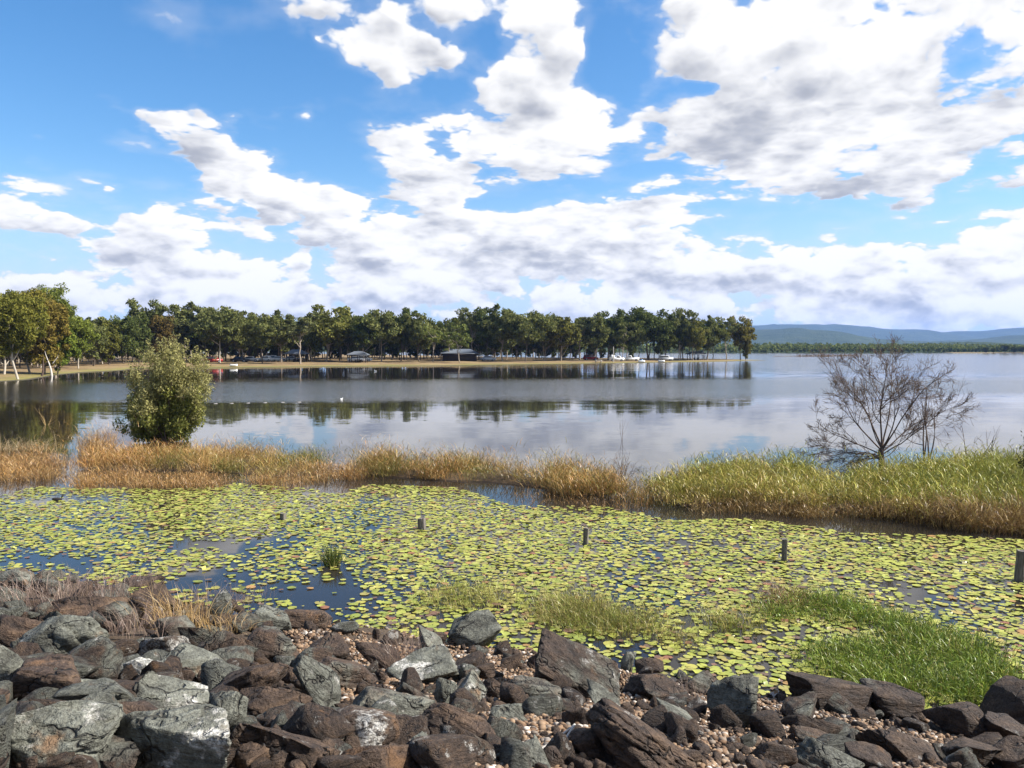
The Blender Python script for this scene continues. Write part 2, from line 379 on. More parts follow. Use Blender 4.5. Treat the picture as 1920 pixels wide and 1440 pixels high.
amp = b.m('MULTIPLY', b.m('MULTIPLY_ADD', band, .20, calm), near)
s1 = b.v('SUBTRACT', b.noise(b.v('MULTIPLY', p, (1.1, 2.4, 1)), b.m('MULTIPLY_ADD', b.ss(y, 50, 75), 3.5, 1.6), 2, .55, out='Color'), (.5, .5, .5))
s2 = b.v('SUBTRACT', b.noise(b.v('MULTIPLY', p, (.55, 1.0, 1)), .55, 1, .5, out='Color'), (.5, .5, .5))
sl = b.v('SCALE', b.v('ADD', s1, b.v('SCALE', s2, scale=b.ss(band, 0.0, .5, .6, .05))), scale=b.m('MULTIPLY', amp, 2.0))
nv = b.v('NORMALIZE', b.v('ADD', b.v('MULTIPLY', sl, (.7, 1.0, 0)), (0, 0, 1)))
murk = b.noise(p, .35, 4, .6)
pw = pbsdf(b, o, b.mix(murk, (.010, .011, .010), (.028, .022, .018)), b.m('MULTIPLY_ADD', band, .13, .03), nv, .5); pw.inputs['IOR'].default_value = 1.333

M_shore, b, o = mat('lake_shore_ground')
p = wpos(b); x, y, z = b.sep(p)
n = b.noise(p, .12, 6, .65); n2 = b.noise(p, 1.6, 4, .6)
dry = b.ramp(b.m('MULTIPLY_ADD', n2, .4, b.m('MULTIPLY', n, .7)), [(.3, (.09, .055, .03)), (.5, (.155, .10, .05)), (.62, (.23, .165, .075)), (.8, (.16, .13, .055))])
green = b.mix(n2, (.13, .13, .03), (.23, .19, .06))
zz = b.m('ADD', z, b.m('MULTIPLY', b.m('SUBTRACT', n, .5), .9))
c = b.mix(b.ss(zz, .02, .40), green, dry)
pbsdf(b, o, b.mix(b.ss(z, .12, .02), c, (.05, .042, .028)), .95, bump(b, n2, .5, .1))
M_mud, b, o = mat('mud_bank'); p = wpos(b)
pbsdf(b, o, b.ramp(b.noise(p, 5, 6, .7), [(.3, (.03, .02, .012)), (.55, (.08, .052, .028)), (.75, (.16, .105, .05))]), .9)
M_hill, b, o = mat('hill_forest'); p = wpos(b)
n = b.noise(p, .012, 8, .65); n2 = b.noise(p, .06, 4, .6)
pbsdf(b, o, b.ramp(b.m('MULTIPLY_ADD', n2, .35, b.m('MULTIPLY', n, .7)), [(.3, (.022, .034, .016)), (.55, (.045, .062, .024)), (.75, (.085, .095, .036))]), 1.0, bump(b, b.m('ADD', n, n2), 1.0, 12), .05)
M_farleaf = leaf_mat('far_leaf', (.06, .085, .022), (.20, .22, .06), .25, False)
M_wood = None
M_wood, b, o = mat('weathered_post'); q = objco(b)
gr = b.noise(b.v('MULTIPLY', q, (14, 14, 1.2)), 3, 5, .7)
pbsdf(b, o, b.ramp(gr, [(.25, (.035, .030, .026)), (.5, (.13, .115, .10)), (.75, (.26, .24, .21))]), .95, bump(b, gr, .8, .02))
M_twig = plain('dead_twig', (.10, .068, .052), .9, .45, scale=6)
M_paint = {k: plain('paint_' + k, c, .35, .04, .5) for k, c in dict(white=(.78, .78, .77), red=(.28, .02, .018), blue=(.10, .20, .38), silver=(.45, .46, .48), dark=(.03, .03, .035)).items()}
M_glass = plain('car_glass', (.015, .018, .02), .08, .1, .6)
M_tyre = plain('tyre', (.02, .02, .02), .9, .2)
M_roof = plain('shelter_roof', (.11, .125, .15), .5, .2, .4, 1.2)
M_dkwood = plain('dark_timber', (.035, .028, .022), .8, .3)
M_concrete = plain('concrete', (.45, .42, .38), .9, .2)
M_bird = plain('dark_feather', (.02, .016, .014), .7, .3)
M_birdw = plain('white_feather', (.75, .74, .70), .7, .08)
M_straw = plain('straw', (.42, .29, .12), .9, .3, .2, 8)

# ------------------------------------------------------------------ the setting
def grid(xs, ys, zf):
    X, Y = np.meshgrid(xs, ys); x, y = X.ravel(), Y.ravel()
    V = np.stack([x, y, zf(x, y)], 1); nx = len(xs)
    i = (np.arange(len(ys) - 1)[:, None] * nx + np.arange(nx - 1)[None]).ravel()
    return V, np.stack([i, i + 1, i + nx + 1, i + nx], 1)
def inside(P, poly):
    x, y = P[:, 0], P[:, 1]; r = np.zeros(len(P), bool); j = len(poly) - 1
    for i in range(len(poly)):
        xi, yi = poly[i]; xj, yj = poly[j]
        r ^= ((yi > y) != (yj > y)) & (x < (xj - xi) * (y - yi) / (yj - yi + 1e-12) + xi); j = i
    return r
def polydist(P, poly, closed=True):
    d = np.full(len(P), 1e9); m = len(poly)
    for i in range(m if closed else m - 1):
        a, c = poly[i], poly[(i + 1) % m]; ab = c - a
        t = np.clip(((P - a) @ ab) / (ab @ ab + 1e-12), 0, 1)
        d = np.minimum(d, np.linalg.norm(P - a - t[:, None] * ab, axis=1))
    return d

# embankment: a straight riprap slope running down to the water, lower towards the right
NX, NY, D0, SL = .376, .927, 10.8, .31
def emb_z(x, y, noise=True):
    D = NX * x + NY * y
    z = np.minimum(SL * (D0 - D), 2.9 + .02 * np.maximum(0, 1.4 - D))
    z = np.where(D < -6, 2.9 - .10 * (-6 - D), z); z = np.maximum(z, -2.6)
    if noise: z = z + (fbm2(x * .9, y * .9, 4, 3) - .5) * .26
    return z
def on_slope(px, py, off=0.0):
    r = pray(px, py); t = (SL * D0 + off - CAM[2]) / (r[2] + SL * (NX * r[0] + NY * r[1])); return CAM + r * t, t
s_ = np.concatenate([np.linspace(-60, -16, 30), np.linspace(-15.7, 16, 150), np.linspace(17, 60, 30)]); d_ = np.concatenate([np.linspace(-45, 0, 25), np.linspace(.3, 14, 75)])
Sg, Dg = np.meshgrid(s_, d_); ex = (Dg * NX + Sg * NY).ravel(); ey = (Dg * NY - Sg * NX).ravel()
V = np.stack([ex, ey, emb_z(ex, ey)], 1); nxs = len(s_)
i = (np.arange(len(d_) - 1)[:, None] * nxs + np.arange(nxs - 1)[None]).ravel()
V[:, 2] -= .20 * np.clip((2.0 - np.repeat(Sg.ravel()[None], 1, 0)[0]) / 3.0, 0, 1) * np.clip((D0 - Dg.ravel()) / 1.5, 0, 1)
EMB = add('embankment', mesh('embankment', V, np.stack([i, i + 1, i + nxs + 1, i + nxs], 1), M_soil, True), kind='structure')

V, Fc = grid(np.linspace(-1600, 2400, 41), np.linspace(-60, 1100, 30), lambda x, y: np.zeros_like(x))
add('lake_water', mesh('lake_water', V, Fc, M_water), kind='structure')
V, Fc = grid(np.linspace(-9000, 9000, 61), np.linspace(-400, 10000, 60), lambda x, y: np.where(y > 1000, 1.5 + 4 * fbm2(x * .002, y * .002, 3, 5), -3.2))
add('terrain', mesh('terrain', V, Fc, M_hill, True), kind='structure')

# park shore: from the bank in the left to the tip of the wooded point
SHORE_PX = [(-260, 722), (-90, 719), (0, 716), (60, 712), (112, 703), (165, 698), (236, 694.5), (262, 690.5), (330, 690.5), (392, 690), (480, 689), (640, 687), (800, 686), (900, 684.5), (1000, 683.3), (1100, 682), (1200, 680.3), (1300, 679), (1372, 677.8), (1409, 676.2)]
sp = PXY(SHORE_PX)
SHORE = np.concatenate([sp, np.array([(92, 286), (70, 300), (30, 322), (-30, 400), (-120, 520), (-420, 640), (-560, 300), (-300, 90)])])
def shore_z(x, y):
    P = np.stack([x, y], 1); d = polydist(P, SHORE); ins = inside(P, SHORE)
    d = np.where(ins, d, -d); z = np.where(d > 0, .02 + .75 * (1 - np.exp(-d / 10)), d * .25)
    return np.maximum(z, -3.0) + np.where(d > 1, (fbm2(x * .08, y * .08, 4, 9) - .45) * .4 * np.clip(d / 12, 0, 1), 0)
xs = np.concatenate([np.linspace(-560, -165, 50), np.arange(-162, 104, 1.7)]); ys = np.concatenate([np.arange(86, 330, 1.9), np.linspace(334, 640, 60)])
V, Fc = grid(xs, ys, shore_z)
add('park_shore', mesh('park_shore', V, Fc, M_shore, True), kind='structure')
def gz(x, y): return float(shore_z(np.array([x], float), np.array([y], float))[0])

# far side of the lake
def strip(name, pts, back, mat_, hmax, seed):
    xs = np.linspace(pts[0][0], pts[-1][0], 160); front = np.interp(xs, [p[0] for p in pts], [p[1] for p in pts])
    V = []; K = 9
    for k in range(K):
        t = k / (K - 1); y = front + back * t
        z = -.6 + hmax * (1 - (1 - t) ** 3) + (fbm2(xs * .02, y * .02, 3, seed) - .5) * hmax * .5 * t
        V.append(np.stack([xs, y, z], 1))
    V = np.concatenate(V); n = 160; i = (np.arange(K - 1)[:, None] * n + np.arange(n - 1)[None]).ravel()
    return add(name, mesh(name, V, np.stack([i, i + 1, i + n + 1, i + n], 1), mat_, True), kind='structure'), xs, front
strip('far_shore', [(-700, 1000), (-300, 900), (100, 740), (190, 700), (330, 700), (470, 760), (640, 880), (1200, 1000)], 420, M_hill, 4.0, 21)
strip('far_spit', [(365, 655), (400, 640), (430, 636), (520, 630), (760, 610)], 26, M_shore, 1.2, 22)
strip('reed_spit', [(136, 415), (150, 408), (170, 420), (190, 432)], 5, M_mud, .75, 23)

def ridge(name, Y0, depth, prof, seed, amp):
    xs = np.linspace(-1.15, 1.35, 240); K = 14; V = []
    h0 = np.interp(xs, [(p[0] - 960) / F for p in prof], [(652 - p[1]) / F for p in prof])
    for k in range(K):
        t = k / (K - 1); y = Y0 + depth * (t - .55); x = xs * Y0
        f = np.sin(min(1, t / .55) * math.pi / 2) ** 1.15 if t < .55 else np.cos((t - .55) / .45 * math.pi / 2)
        z = CAM[2] + h0 * Y0 * f + (fbm2(x * 3 / Y0 * 11, np.full_like(x, y) * 3 / Y0 * 11, 6, seed, .55) - .5) * amp * (f * 1.3 if t < .5 else f * .75)
        V.append(np.stack([x, np.full_like(x, y), z - 6 * (1 - f)], 1))
    n = len(xs); i = (np.arange(K - 1)[:, None] * n + np.arange(n - 1)[None]).ravel()
    return add(name, mesh(name, np.concatenate(V), np.stack([i, i + 1, i + n + 1, i + n], 1), M_hill, True), kind='structure')
ridge('distant_mountains', 7600, 3200, [(-800, 618), (-200, 622), (300, 616), (760, 622), (900, 618), (1190, 613), (1330, 612), (1410, 611), (1465, 607.5), (1550, 611), (1650, 616), (1738, 625.5), (1800, 621.5), (1850, 619.5), (1900, 613.5), (1960, 619), (2200, 612), (2900, 622)], 31, 55)
ridge('distant_hills', 4300, 1900, [(-800, 636), (300, 640), (900, 636), (1240, 630), (1410, 619), (1490, 616.5), (1540, 624), (1600, 634), (1700, 643), (1830, 638), (1930, 628), (2100, 636), (2900, 640)], 32, 36)
ridge('low_wooded_hill', 1750, 500, [(-800, 648), (1500, 648), (1700, 644.5), (1780, 642), (1850, 642.5), (1920, 646), (2100, 646), (2900, 648)], 33, 5)

# low mud banks that carry the reeds (real mounds just above the water)
def bank(name, px, zmax, seed):
    poly = PXY(px); lo, hi = poly.min(0) - .5, poly.max(0) + .5
    def zf(x, y):
        P = np.stack([x, y], 1); d = np.where(inside(P, poly), polydist(P, poly), -polydist(P, poly))
        return np.clip((d - .4) * .5, -.3, zmax) * (0.75 + .5 * fbm2(x * 1.3, y * 1.3, 3, seed)) - .02
    V, Fc = grid(np.arange(lo[0], hi[0], .22), np.arange(lo[1], hi[1], .22), zf)
    add(name, mesh(name, V, Fc, M_mud, True), kind='structure'); return poly
BANK_B = [(150, 880), (170, 858), (300, 855), (450, 853), (560, 862), (640, 882), (600, 893), (500, 896), (400, 888), (300, 884), (200, 888)]
BANK_C = [(640, 886), (680, 872), (800, 872), (920, 880), (1000, 895), (1100, 900), (1180, 912), (1178, 930), (1080, 934), (1010, 918), (900, 906), (800, 902), (700, 896)]
BANK_D = [(1195, 938), (1260, 908), (1380, 890), (1500, 892), (1570, 912), (1680, 893), (1800, 880), (1990, 875), (2080, 950), (1960, 992), (1850, 985), (1740, 975), (1600, 968), (1500, 958), (1380, 948), (1280, 956)]
BANK_A = [(-60, 885), (20, 872), (90, 860), (125, 866), (110, 882), (80, 898), (0, 905), (-70, 905)]
pB, pC, pD, pA = bank('mud_bank', BANK_B, .16, 41), bank('mud_bank', BANK_C, .18, 42), bank('mud_bank', BANK_D, .07, 43), bank('mud_bank', BANK_A, .08, 44)

# ------------------------------------------------------------------ rocks of the embankment
def icosphere(sub):
    import bmesh
    bm = bmesh.new(); bmesh.ops.create_icosphere(bm, subdivisions=sub, radius=1)
    V = np.array([v.co for v in bm.verts]); Fc = np.array([[v.index for v in f.verts] for f in bm.faces]); bm.free()
    V /= np.linalg.norm(V, axis=1)[:, None]; return V, Fc
ICO = {k: icosphere(k) for k in (1, 2, 3, 4, 5)}
def rock_shape(seed, sub, dims, rough=1.0, rnd=70):
    g = np.random.default_rng(seed); V, Fc = ICO[sub]
    N = np.concatenate([np.eye(3), -np.eye(3), g.normal(size=(8, 3))]); N += g.normal(size=N.shape) * .34; N /= np.linalg.norm(N, axis=1)[:, None]
    dd = np.concatenate([g.uniform(.62, .95, 6), g.uniform(.62, 1.0, 8)])
    k = np.maximum(V @ N.T, 1e-4) / dd
    r = 1 / ((k ** rnd).sum(1) ** (1 / rnd))
    P = V * r[:, None]
    # split ledges along the bedding, chips and grain
    ax = g.normal(size=3) + np.array([0, 0, 1.2]); ax /= np.linalg.norm(ax)
    u = P @ ax; tl = fbm(P * 1.7 + seed, 3, seed % 97) - .5
    led = np.abs(((u * 3.1 + tl * 2.2) % 1) - .5) * 2
    ridge_ = 1 - np.abs(2 * fbm(P * 2.3 + seed * 1.3, 4, seed % 89) - 1)
    fine = fbm(P * 7 + seed, 3, seed % 83, .6) - .5
    q = 1 + rough * (-.10 * np.clip(1 - led * 4, 0, 1) + .07 * tl + .09 * (ridge_ - .8) + .06 * fine)
    P = P * q[:, None]
    for _ in range(3):                                            # corners broken off along uneven planes
        nn = g.normal(size=3); nn /= np.linalg.norm(nn); t_ = P @ nn + .10 * (fbm(P * 3.1 + seed, 3, seed % 71) - .5); cut = g.uniform(.42, .62)
        P = P - nn[None] * np.clip(t_ - cut, 0, None)[:, None] * .88
    lo, hi = P.min(0), P.max(0); P = (P - (lo + hi) / 2) / (hi - lo)
    return P * np.array(dims), Fc

ROCKS = [  # column, row, width, height in the photograph; greyness, lichen, brightness (lowered to paint in shade on backlit rocks), roll; label
 (116,1200,178,100,.95,.35,1.1,4,'large grey green boulder with a dark hollow, under the flat brown slab at the left'),
 (22,1188,80,76,.2,.1,1.1,-25,'smooth brown slab tilted down to the right at the picture\'s left edge'),
 (150,1150,150,36,.3,.1,1.1,-4,'long flat brown slab behind the large hollowed grey boulder'),
 (85,1288,150,80,.05,.15,1.15,-3,'reddish brown boulder with a rusty streak, left of the leaning grey stone'),
 (14,1262,60,96,.6,1.0,.95,10,'grey rock crusted with white lichen cut by the left edge of the picture'),
 (180,1252,60,66,.7,.3,1.0,60,'narrow grey brown stone standing up beside the reddish brown boulder'),
 (264,1258,66,56,.75,1.25,1.15,-20,'pale rock with its whole face white with lichen, in the left foreground'),
 (295,1217,98,54,.35,1.1,.75,14,'dark craggy rock with a white crusted top edge, behind the white faced rock'),
 (356,1245,108,62,.95,.3,1.05,-18,'pointed light grey rock with a smooth sloping face, right of the white faced rock'),
 (322,1309,126,72,.8,.6,1.05,-12,'grey block with a lichened top and a black shaded left side'),
 (416,1340,78,108,.95,.4,1.05,65,'tall light grey rock leaning left with a rusty foot'),
 (110,1378,255,118,1.0,.55,1.1,6,'huge pale grey green boulder veined with white in the lower left corner'),
 (185,1312,138,52,1.0,.35,1.1,-12,'jagged light grey rock on top of the huge veined boulder'),
 (325,1398,212,112,.95,.4,1.0,-6,'huge rounded grey boulder with a rough speckled face at the bottom edge'),
 (190,1426,150,50,.45,.2,.7,0,'dark brown rock in the gap between the two huge grey boulders'),
 (470,1420,70,66,.05,.2,1.3,30,'small orange brown stone at the bottom edge beside the cracked brown block'),
 (206,1299,58,46,.05,.1,1.0,30,'small plain brown wedge stone between two pale rocks'),
 (34,1338,84,32,.05,.05,.85,-2,'low brown slab behind the huge veined boulder at the left edge'),
 (266,1345,108,56,.1,.2,1.0,-22,'brown slab leaning on the rounded grey boulder'),
 (222,1156,62,46,.5,.1,.65,0,'dark layered rock beside the flat brown slab'),
 (152,1116,62,46,.25,.05,1.0,50,'brown pyramid shaped stone rising from the purple dry grass'),
 (268,1100,70,26,.1,.1,.55,0,'nearly black flat rock at the waterline on the left'),
 (292,1124,80,42,.2,.1,.9,-6,'brown rock right behind the straw coloured grass tuft'),
 (332,1186,92,66,.55,.3,.9,-30,'mottled brown grey rock just below the straw coloured grass tuft'),
 (430,1222,84,66,.4,.15,.6,70,'dark rock split into upright layers in front of the straw tuft'),
 (30,1082,70,26,.6,.35,1.1,0,'pale weathered stone at the waterline near the left edge'),
 (168,1080,34,20,.6,.3,1.2,0,'small pale square stone at the waterline'),
 (243,1082,40,22,.6,.5,1.15,0,'small pale stone on the waterline beside the black flat rock'),
 (505,1165,90,44,.75,.35,.95,-14,'grey ridged rock on the shore, left of the brown humped rock'),
 (575,1162,84,38,.25,.15,1.05,-6,'brown humped rock with a dark hollow at the water'),
 (512,1217,104,58,.45,.3,1.0,-10,'brown slab with a pale striped face, left of the pebble patch'),
 (610,1221,98,36,.3,.15,.8,0,'flat brown rock with a black undercut among the pebbles'),
 (708,1232,86,52,.1,.05,.7,-28,'dark brown rock with a smooth sloping face in the pebbles'),
 (802,1205,64,44,.9,.3,1.0,-35,'grey wedge stone at the lily edge, left of the upright shore rock'),
 (895,1186,96,62,.75,.45,.85,8,'tall grey shore rock with vertical bands, topmost beside the lilies'),
 (470,1278,152,90,.15,.25,.9,24,'big dark brown boulder with a ridge down its face left of centre'),
 (596,1284,108,86,.6,.4,.75,-38,'dark rock with grey lichened crest overhanging the pebbles'),
 (655,1268,124,52,.35,.25,1.0,-18,'low brown grey slab half sunk in the pebbles'),
 (797,1266,138,30,.75,.9,1.0,4,'long thin grey slab with a white crusted end lying in the pebbles'),
 (835,1304,38,62,.95,.3,1.0,80,'small grey stone standing upright in the pebbles'),
 (886,1300,50,68,.9,.4,1.0,-62,'thin pointed grey stone standing beside the upright one'),
 (776,1308,70,66,.5,.2,.75,-48,'dark leaning slab left of the two standing stones'),
 (505,1322,140,50,.1,.15,.75,-8,'brown boulder behind the cracked brown block'),
 (548,1392,196,100,.1,.3,.85,0,'large cracked brown block at the bottom edge left of centre'),
 (678,1374,174,84,.35,.95,.9,0,'large grey brown block with a white lichen band across its face'),
 (738,1336,154,50,.6,.3,.95,-14,'grey sloping slab behind the block with the white band'),
 (868,1380,158,70,.02,.1,1.0,-10,'large smooth orange brown wedge in the middle of the bottom edge'),
 (705,1430,172,40,.1,.2,.85,0,'flat brown rock along the bottom edge below the white banded block'),
 (808,1414,100,62,.65,.45,.95,-35,'grey ridge backed rock at the bottom edge beside the orange wedge'),
 (903,1264,54,40,.4,.15,.95,0,'small square brown grey stone in the pebbles behind the standing stones'),
 (928,1296,50,44,.2,.1,.85,-20,'small dark brown stone right of the thin pointed stone'),
 (1057,1178,152,56,.05,.1,.6,-16,'big dark brown rock sloping down to the right at the lily edge'),
 (1086,1252,172,112,.4,.3,.55,-32,'long black sided rock with a grey crest slanting down to the right'),
 (1172,1212,76,44,.1,.1,.95,-4,'brown block at the lily edge with an orange end'),
 (1222,1253,58,44,.3,.2,.65,-20,'small dark shore rock with a ragged top right of the brown block'),
 (1180,1246,30,44,.5,.2,.8,80,'small narrow stone standing between the crested rock and the shore'),
 (1232,1293,112,40,.3,.2,.6,-4,'low dark slab in front of the ragged shore rock'),
 (1324,1278,94,50,.5,.25,.7,-26,'dark rock with a sunlit back leaning towards the lilies'),
 (1378,1322,96,84,.6,.35,.75,8,'large shiny grey brown block standing by the lilies, right of centre'),
 (1270,1355,90,56,.65,.25,.8,-28,'grey flat faced rock in front of the shiny block'),
 (1195,1398,200,104,.1,.35,.85,-30,'large brown slab slanting down to the right at the bottom edge'),
 (1078,1352,50,64,.3,.2,.7,72,'narrow dark upright rock above the forked stick'),
 (1130,1316,74,36,.85,.2,.85,-16,'small smooth grey hump in the pebbles below the crested rock'),
 (955,1340,66,60,.85,.35,.9,-24,'light grey rock with a dark undercut in the pebbles'),
 (1008,1300,110,40,.5,.3,.8,-8,'long low grey brown rock with a lit crest above the light grey one'),
 (976,1422,110,46,1.0,.45,1.05,-6,'pale grey striped rock at the bottom edge left of the forked stick'),
 (1108,1404,70,66,.02,.2,1.1,14,'orange brown rock at the bottom edge right of the forked stick'),
 (1014,1242,42,54,.4,.2,.85,76,'small spike of rock standing in front of the long crested rock'),
 (960,1246,52,44,.3,.15,.85,30,'small brown rock left of the rock spike'),
 (1540,1300,160,62,.2,.25,.45,-12,'long black jagged slab at the foot of the green grass patch'),
 (1682,1320,118,54,.3,.2,.42,-10,'black rock with a grey lower corner below the grass patch'),
 (1506,1333,76,46,.45,.2,.65,22,'grey brown rock below the long black slab'),
 (1532,1367,92,40,.35,.2,.5,-14,'dark rock with a sharp lit edge in the right hand pebbles'),
 (1804,1352,120,62,.15,.15,.5,-12,'dark brown block with a lit top, second from the right edge at the water'),
 (1895,1328,120,86,.1,.1,.32,28,'big black rock rising at the right edge of the picture'),
 (1884,1372,90,50,.2,.15,.45,-6,'dark rock directly below the big black rock at the right edge'),
 (1692,1405,138,58,.1,.2,.6,-18,'dark brown slab slanting down to the right near the lower right corner'),
 (1556,1424,126,50,.65,.3,.65,-12,'grey slab with a lit left edge at the bottom edge on the right'),
 (1530,1390,78,32,.5,.35,.6,-14,'grey striped rock in the pebbles on the right'),
 (1452,1414,86,46,.1,.1,.65,0,'flat brown rock at the bottom edge, right of the slanting brown slab'),
 (1818,1416,116,46,.3,.2,.5,-14,'dark rock with a curved lit edge in the lower right corner'),
 (1628,1422,90,48,.2,.2,.5,-18,'black craggy rock at the bottom edge between the grey slab and the dark brown slab'),
 (1900,1425,80,50,.3,.2,.5,10,'dark rock in the extreme lower right corner'),
]
ROCKPOS = []
for k, (px, py, w, h, gr, li, br, roll, lab) in enumerate(ROCKS):
    p, t = on_slope(px, py, .10); m = t / F
    p, t = on_slope(px, py, .40 * h * m); m = t / F
    wm = w * m * 1.06; hm = h * m
    dz = min(max(hm * 1.08, .40 * wm), 1.15 * max(wm, hm)); dy = max(.8 * wm, .6 * hm)
    a, c_ = abs(math.cos(R(roll))), abs(math.sin(R(roll)))
    if c_ > .8: wm, dz = max(hm * 1.05, .5 * wm), wm * .95
    elif c_ > .3: dz = max(.38 * wm, (dz - wm * c_ * .55))
    V, Fc = rock_shape((100 if w < 170 else 2000) + k * 7, 5 if w > 135 else 4, (wm, dy, dz * 1.1), 1.25 if w > 160 else 1.0 if w > 60 else .8, 20 if w > 170 else 70)
    o = add('boulder' if w > 100 else 'rock', mesh('rock', V, Fc, M_rock, False), loc=p,
            rot=(R(rng.uniform(-8, 8)), R(-roll), R(rng.uniform(-14, 14))), color=(gr, li, min(1.1, .35 + .65 * br), 1), label=lab, category='rock', group='riprap rocks of the embankment')
    ROCKPOS.append((p[0], p[1], max(wm, .3) * .5))
ROCKPOS = np.array(ROCKPOS)

# smaller stones packed between the boulders: pieces of the embankment
SMALL = [mesh('stone', *rock_shape(900 + k, 3, (1, g_.uniform(.6, .9), g_.uniform(.5, .9)), .9), M_rock, False) for k, g_ in ((k, np.random.default_rng(k)) for k in range(14))]
cnt = 0; tries = 0; PLACED = []
while cnt < 290 and tries < 20000:
    tries += 1
    px = rng.uniform(-60, 1980); py = rng.uniform(1060, 1450)
    p, t = on_slope(px, py, .03)
    D = NX * p[0] + NY * p[1]
    if t < 0 or D > D0 + .35: continue
    left = px < 470; edge = D > D0 - 1.0
    if not left and not edge and rng.random() < .60: continue
    s = rng.uniform(.15, .42) * (1.15 if left else 1.0) * (.8 if edge else 1)
    if PLACED and np.min(np.hypot(np.array(PLACED)[:, 0] - p[0], np.array(PLACED)[:, 1] - p[1]) - np.array(PLACED)[:, 2]) < s * .2: continue
    PLACED.append((p[0], p[1], s * .45)); cnt += 1
    z = float(emb_z(np.array([p[0]]), np.array([p[1]]))[0])
    add('stone', SMALL[int(rng.integers(14))], parent=EMB, loc=(p[0], p[1], z + s * .20), rot=(rng.uniform(-.6, .6), rng.uniform(-.6, .6), rng.uniform(0, 6.3)), scale=(s, s, s * rng.uniform(.7, 1.1)),
        color=(rng.uniform(.2, .9) if left else rng.uniform(.05, .7), rng.uniform(0, .7), (.95 if px < 1000 else .75) * rng.uniform(.75, 1.1), 1))  # stones on the right coloured darker, standing in for their backlit shade

# broken rubble too small to pick apart, in the gaps
nR = 2600; PXr = rng.uniform(-80, 2000, nR); PYr = rng.uniform(1080, 1460, nR); Vs, Fs, off_ = [], [], 0
RB = [rock_shape(950 + k, 2, (1, .75, .6), 1.0)[0] for k in range(8)]; F2 = ICO[2][1]
for x_, y_ in zip(PXr, PYr):
    p, t = on_slope(x_, y_, 0)
    if t < 0 or NX * p[0] + NY * p[1] > D0 + .3: continue
    s = float(rng.lognormal(-2.35, .4)); s = min(s, .2); e = Euler(rng.uniform(0, 6.28, 3)).to_matrix(); z = float(emb_z(np.array([p[0]]), np.array([p[1]]))[0])
    Vs.append((RB[int(rng.integers(8))] * s) @ np.array(e).T + [p[0], p[1], z + s * .15]); Fs.append(F2 + off_); off_ += len(Vs[-1])
add('rubble', mesh('rubble', np.concatenate(Vs), np.concatenate(Fs), M_rock, False), kind='stuff', color=(.25, .3, .8, 1), label='small broken rubble in the gaps between the riprap rocks', category='rubble')

# pebbles
V1, F1 = ICO[1]
N = 38000; PX = rng.uniform(330, 2000, N * 4); PY = rng.uniform(1120, 1460, N * 4)
r0 = np.stack([(PX - 960) / F, math.cos(PITCH) + 0 * PX - (PY - 720) / F * math.sin(PITCH), -math.sin(PITCH) - (PY - 720) / F * math.cos(PITCH)], 1)
tt = (SL * D0 - CAM[2]) / (r0[:, 2] + SL * (NX * r0[:, 0] + NY * r0[:, 1])); PP = CAM + r0 * tt[:, None]
DD = NX * PP[:, 0] + NY * PP[:, 1]
dens = np.clip((PX - 520 - np.clip(PY - 1250, 0, 400) * 1.1) / 90, .0, 1) * np.clip((D0 + .25 - DD) / .5, 0, 1) * tt ** 2 / 60
keep = (tt > 0) & (rng.random(len(PX)) < dens) & (fbm2(PP[:, 0] * .9, PP[:, 1] * .9, 3, 77) > .34)
PP = PP[keep][:N]; n = len(PP)
sc = rng.lognormal(-3.85, .38, n).clip(0, .042)[:, None] * np.stack([rng.uniform(.8, 1.4, n), rng.uniform(.7, 1.1, n), rng.uniform(.5, .85, n)], 1) * .82
th = rng.uniform(0, 6.28, n); cs, sn = np.cos(th)[:, None], np.sin(th)[:, None]
base = V1[None] * (1 + .22 * (rng.random((n, len(V1), 1)) - .5)); base = base * sc[:, None]
xr = base[..., 0] * cs - base[..., 1] * sn; yr = base[..., 0] * sn + base[..., 1] * cs
zb = emb_z(PP[:, 0], PP[:, 1]) + sc[:, 2] * rng.uniform(.2, 1.1, n)
V = np.stack([xr + PP[:, :1], yr + PP[:, 1:2], base[..., 2] + zb[:, None]], -1).reshape(-1, 3)
Fc = (F1[None] + (np.arange(n) * len(V1))[:, None, None]).reshape(-1, 3)
add('gravel', mesh('gravel', V, Fc, M_pebble, False), kind='stuff', label='brown and tan river pebbles filling the gaps between the rocks', category='gravel')

# ------------------------------------------------------------------ grass
def blades(roots, h, lean, w, segs, colr, droop=.35):
    """roots (n,3), h (n,), lean (n,2) horizontal offset of the tip as a share of h, w (n,), colr (n,3)"""
    n = len(roots); ts = np.linspace(0, 1, segs + 1)
    ang = rng.uniform(0, 6.28, n); sd_ = np.stack([np.cos(ang), np.sin(ang), np.zeros(n)], 1)
    V = []
    for k, t in enumerate(ts):
        L = np.linalg.norm(lean, axis=1)
        c = roots.copy(); c[:, :2] += lean * (h * t ** 1.7)[:, None]; c[:, 2] += h * (t - droop * np.minimum(L, 1.6) * t ** 2.6)
        ww = w * (1 - t) ** .7 * (.6 + .4 * min(1, t * 3))
        if k < segs: V += [c - sd_ * ww[:, None] / 2, c + sd_ * ww[:, None] / 2]
        else: V += [c]
    m = len(V); V = np.stack(V, 1).reshape(-1, 3); f = []
    for k in range(segs - 1): f += [(2 * k, 2 * k + 1, 2 * k + 3), (2 * k, 2 * k + 3, 2 * k + 2)]
    f += [(2 * segs - 2, 2 * segs - 1, 2 * segs)]
    Fc = (np.array(f)[None] + (np.arange(n) * m)[:, None, None]).reshape(-1, 3)
    return V, Fc, np.repeat(colr, m, 0)
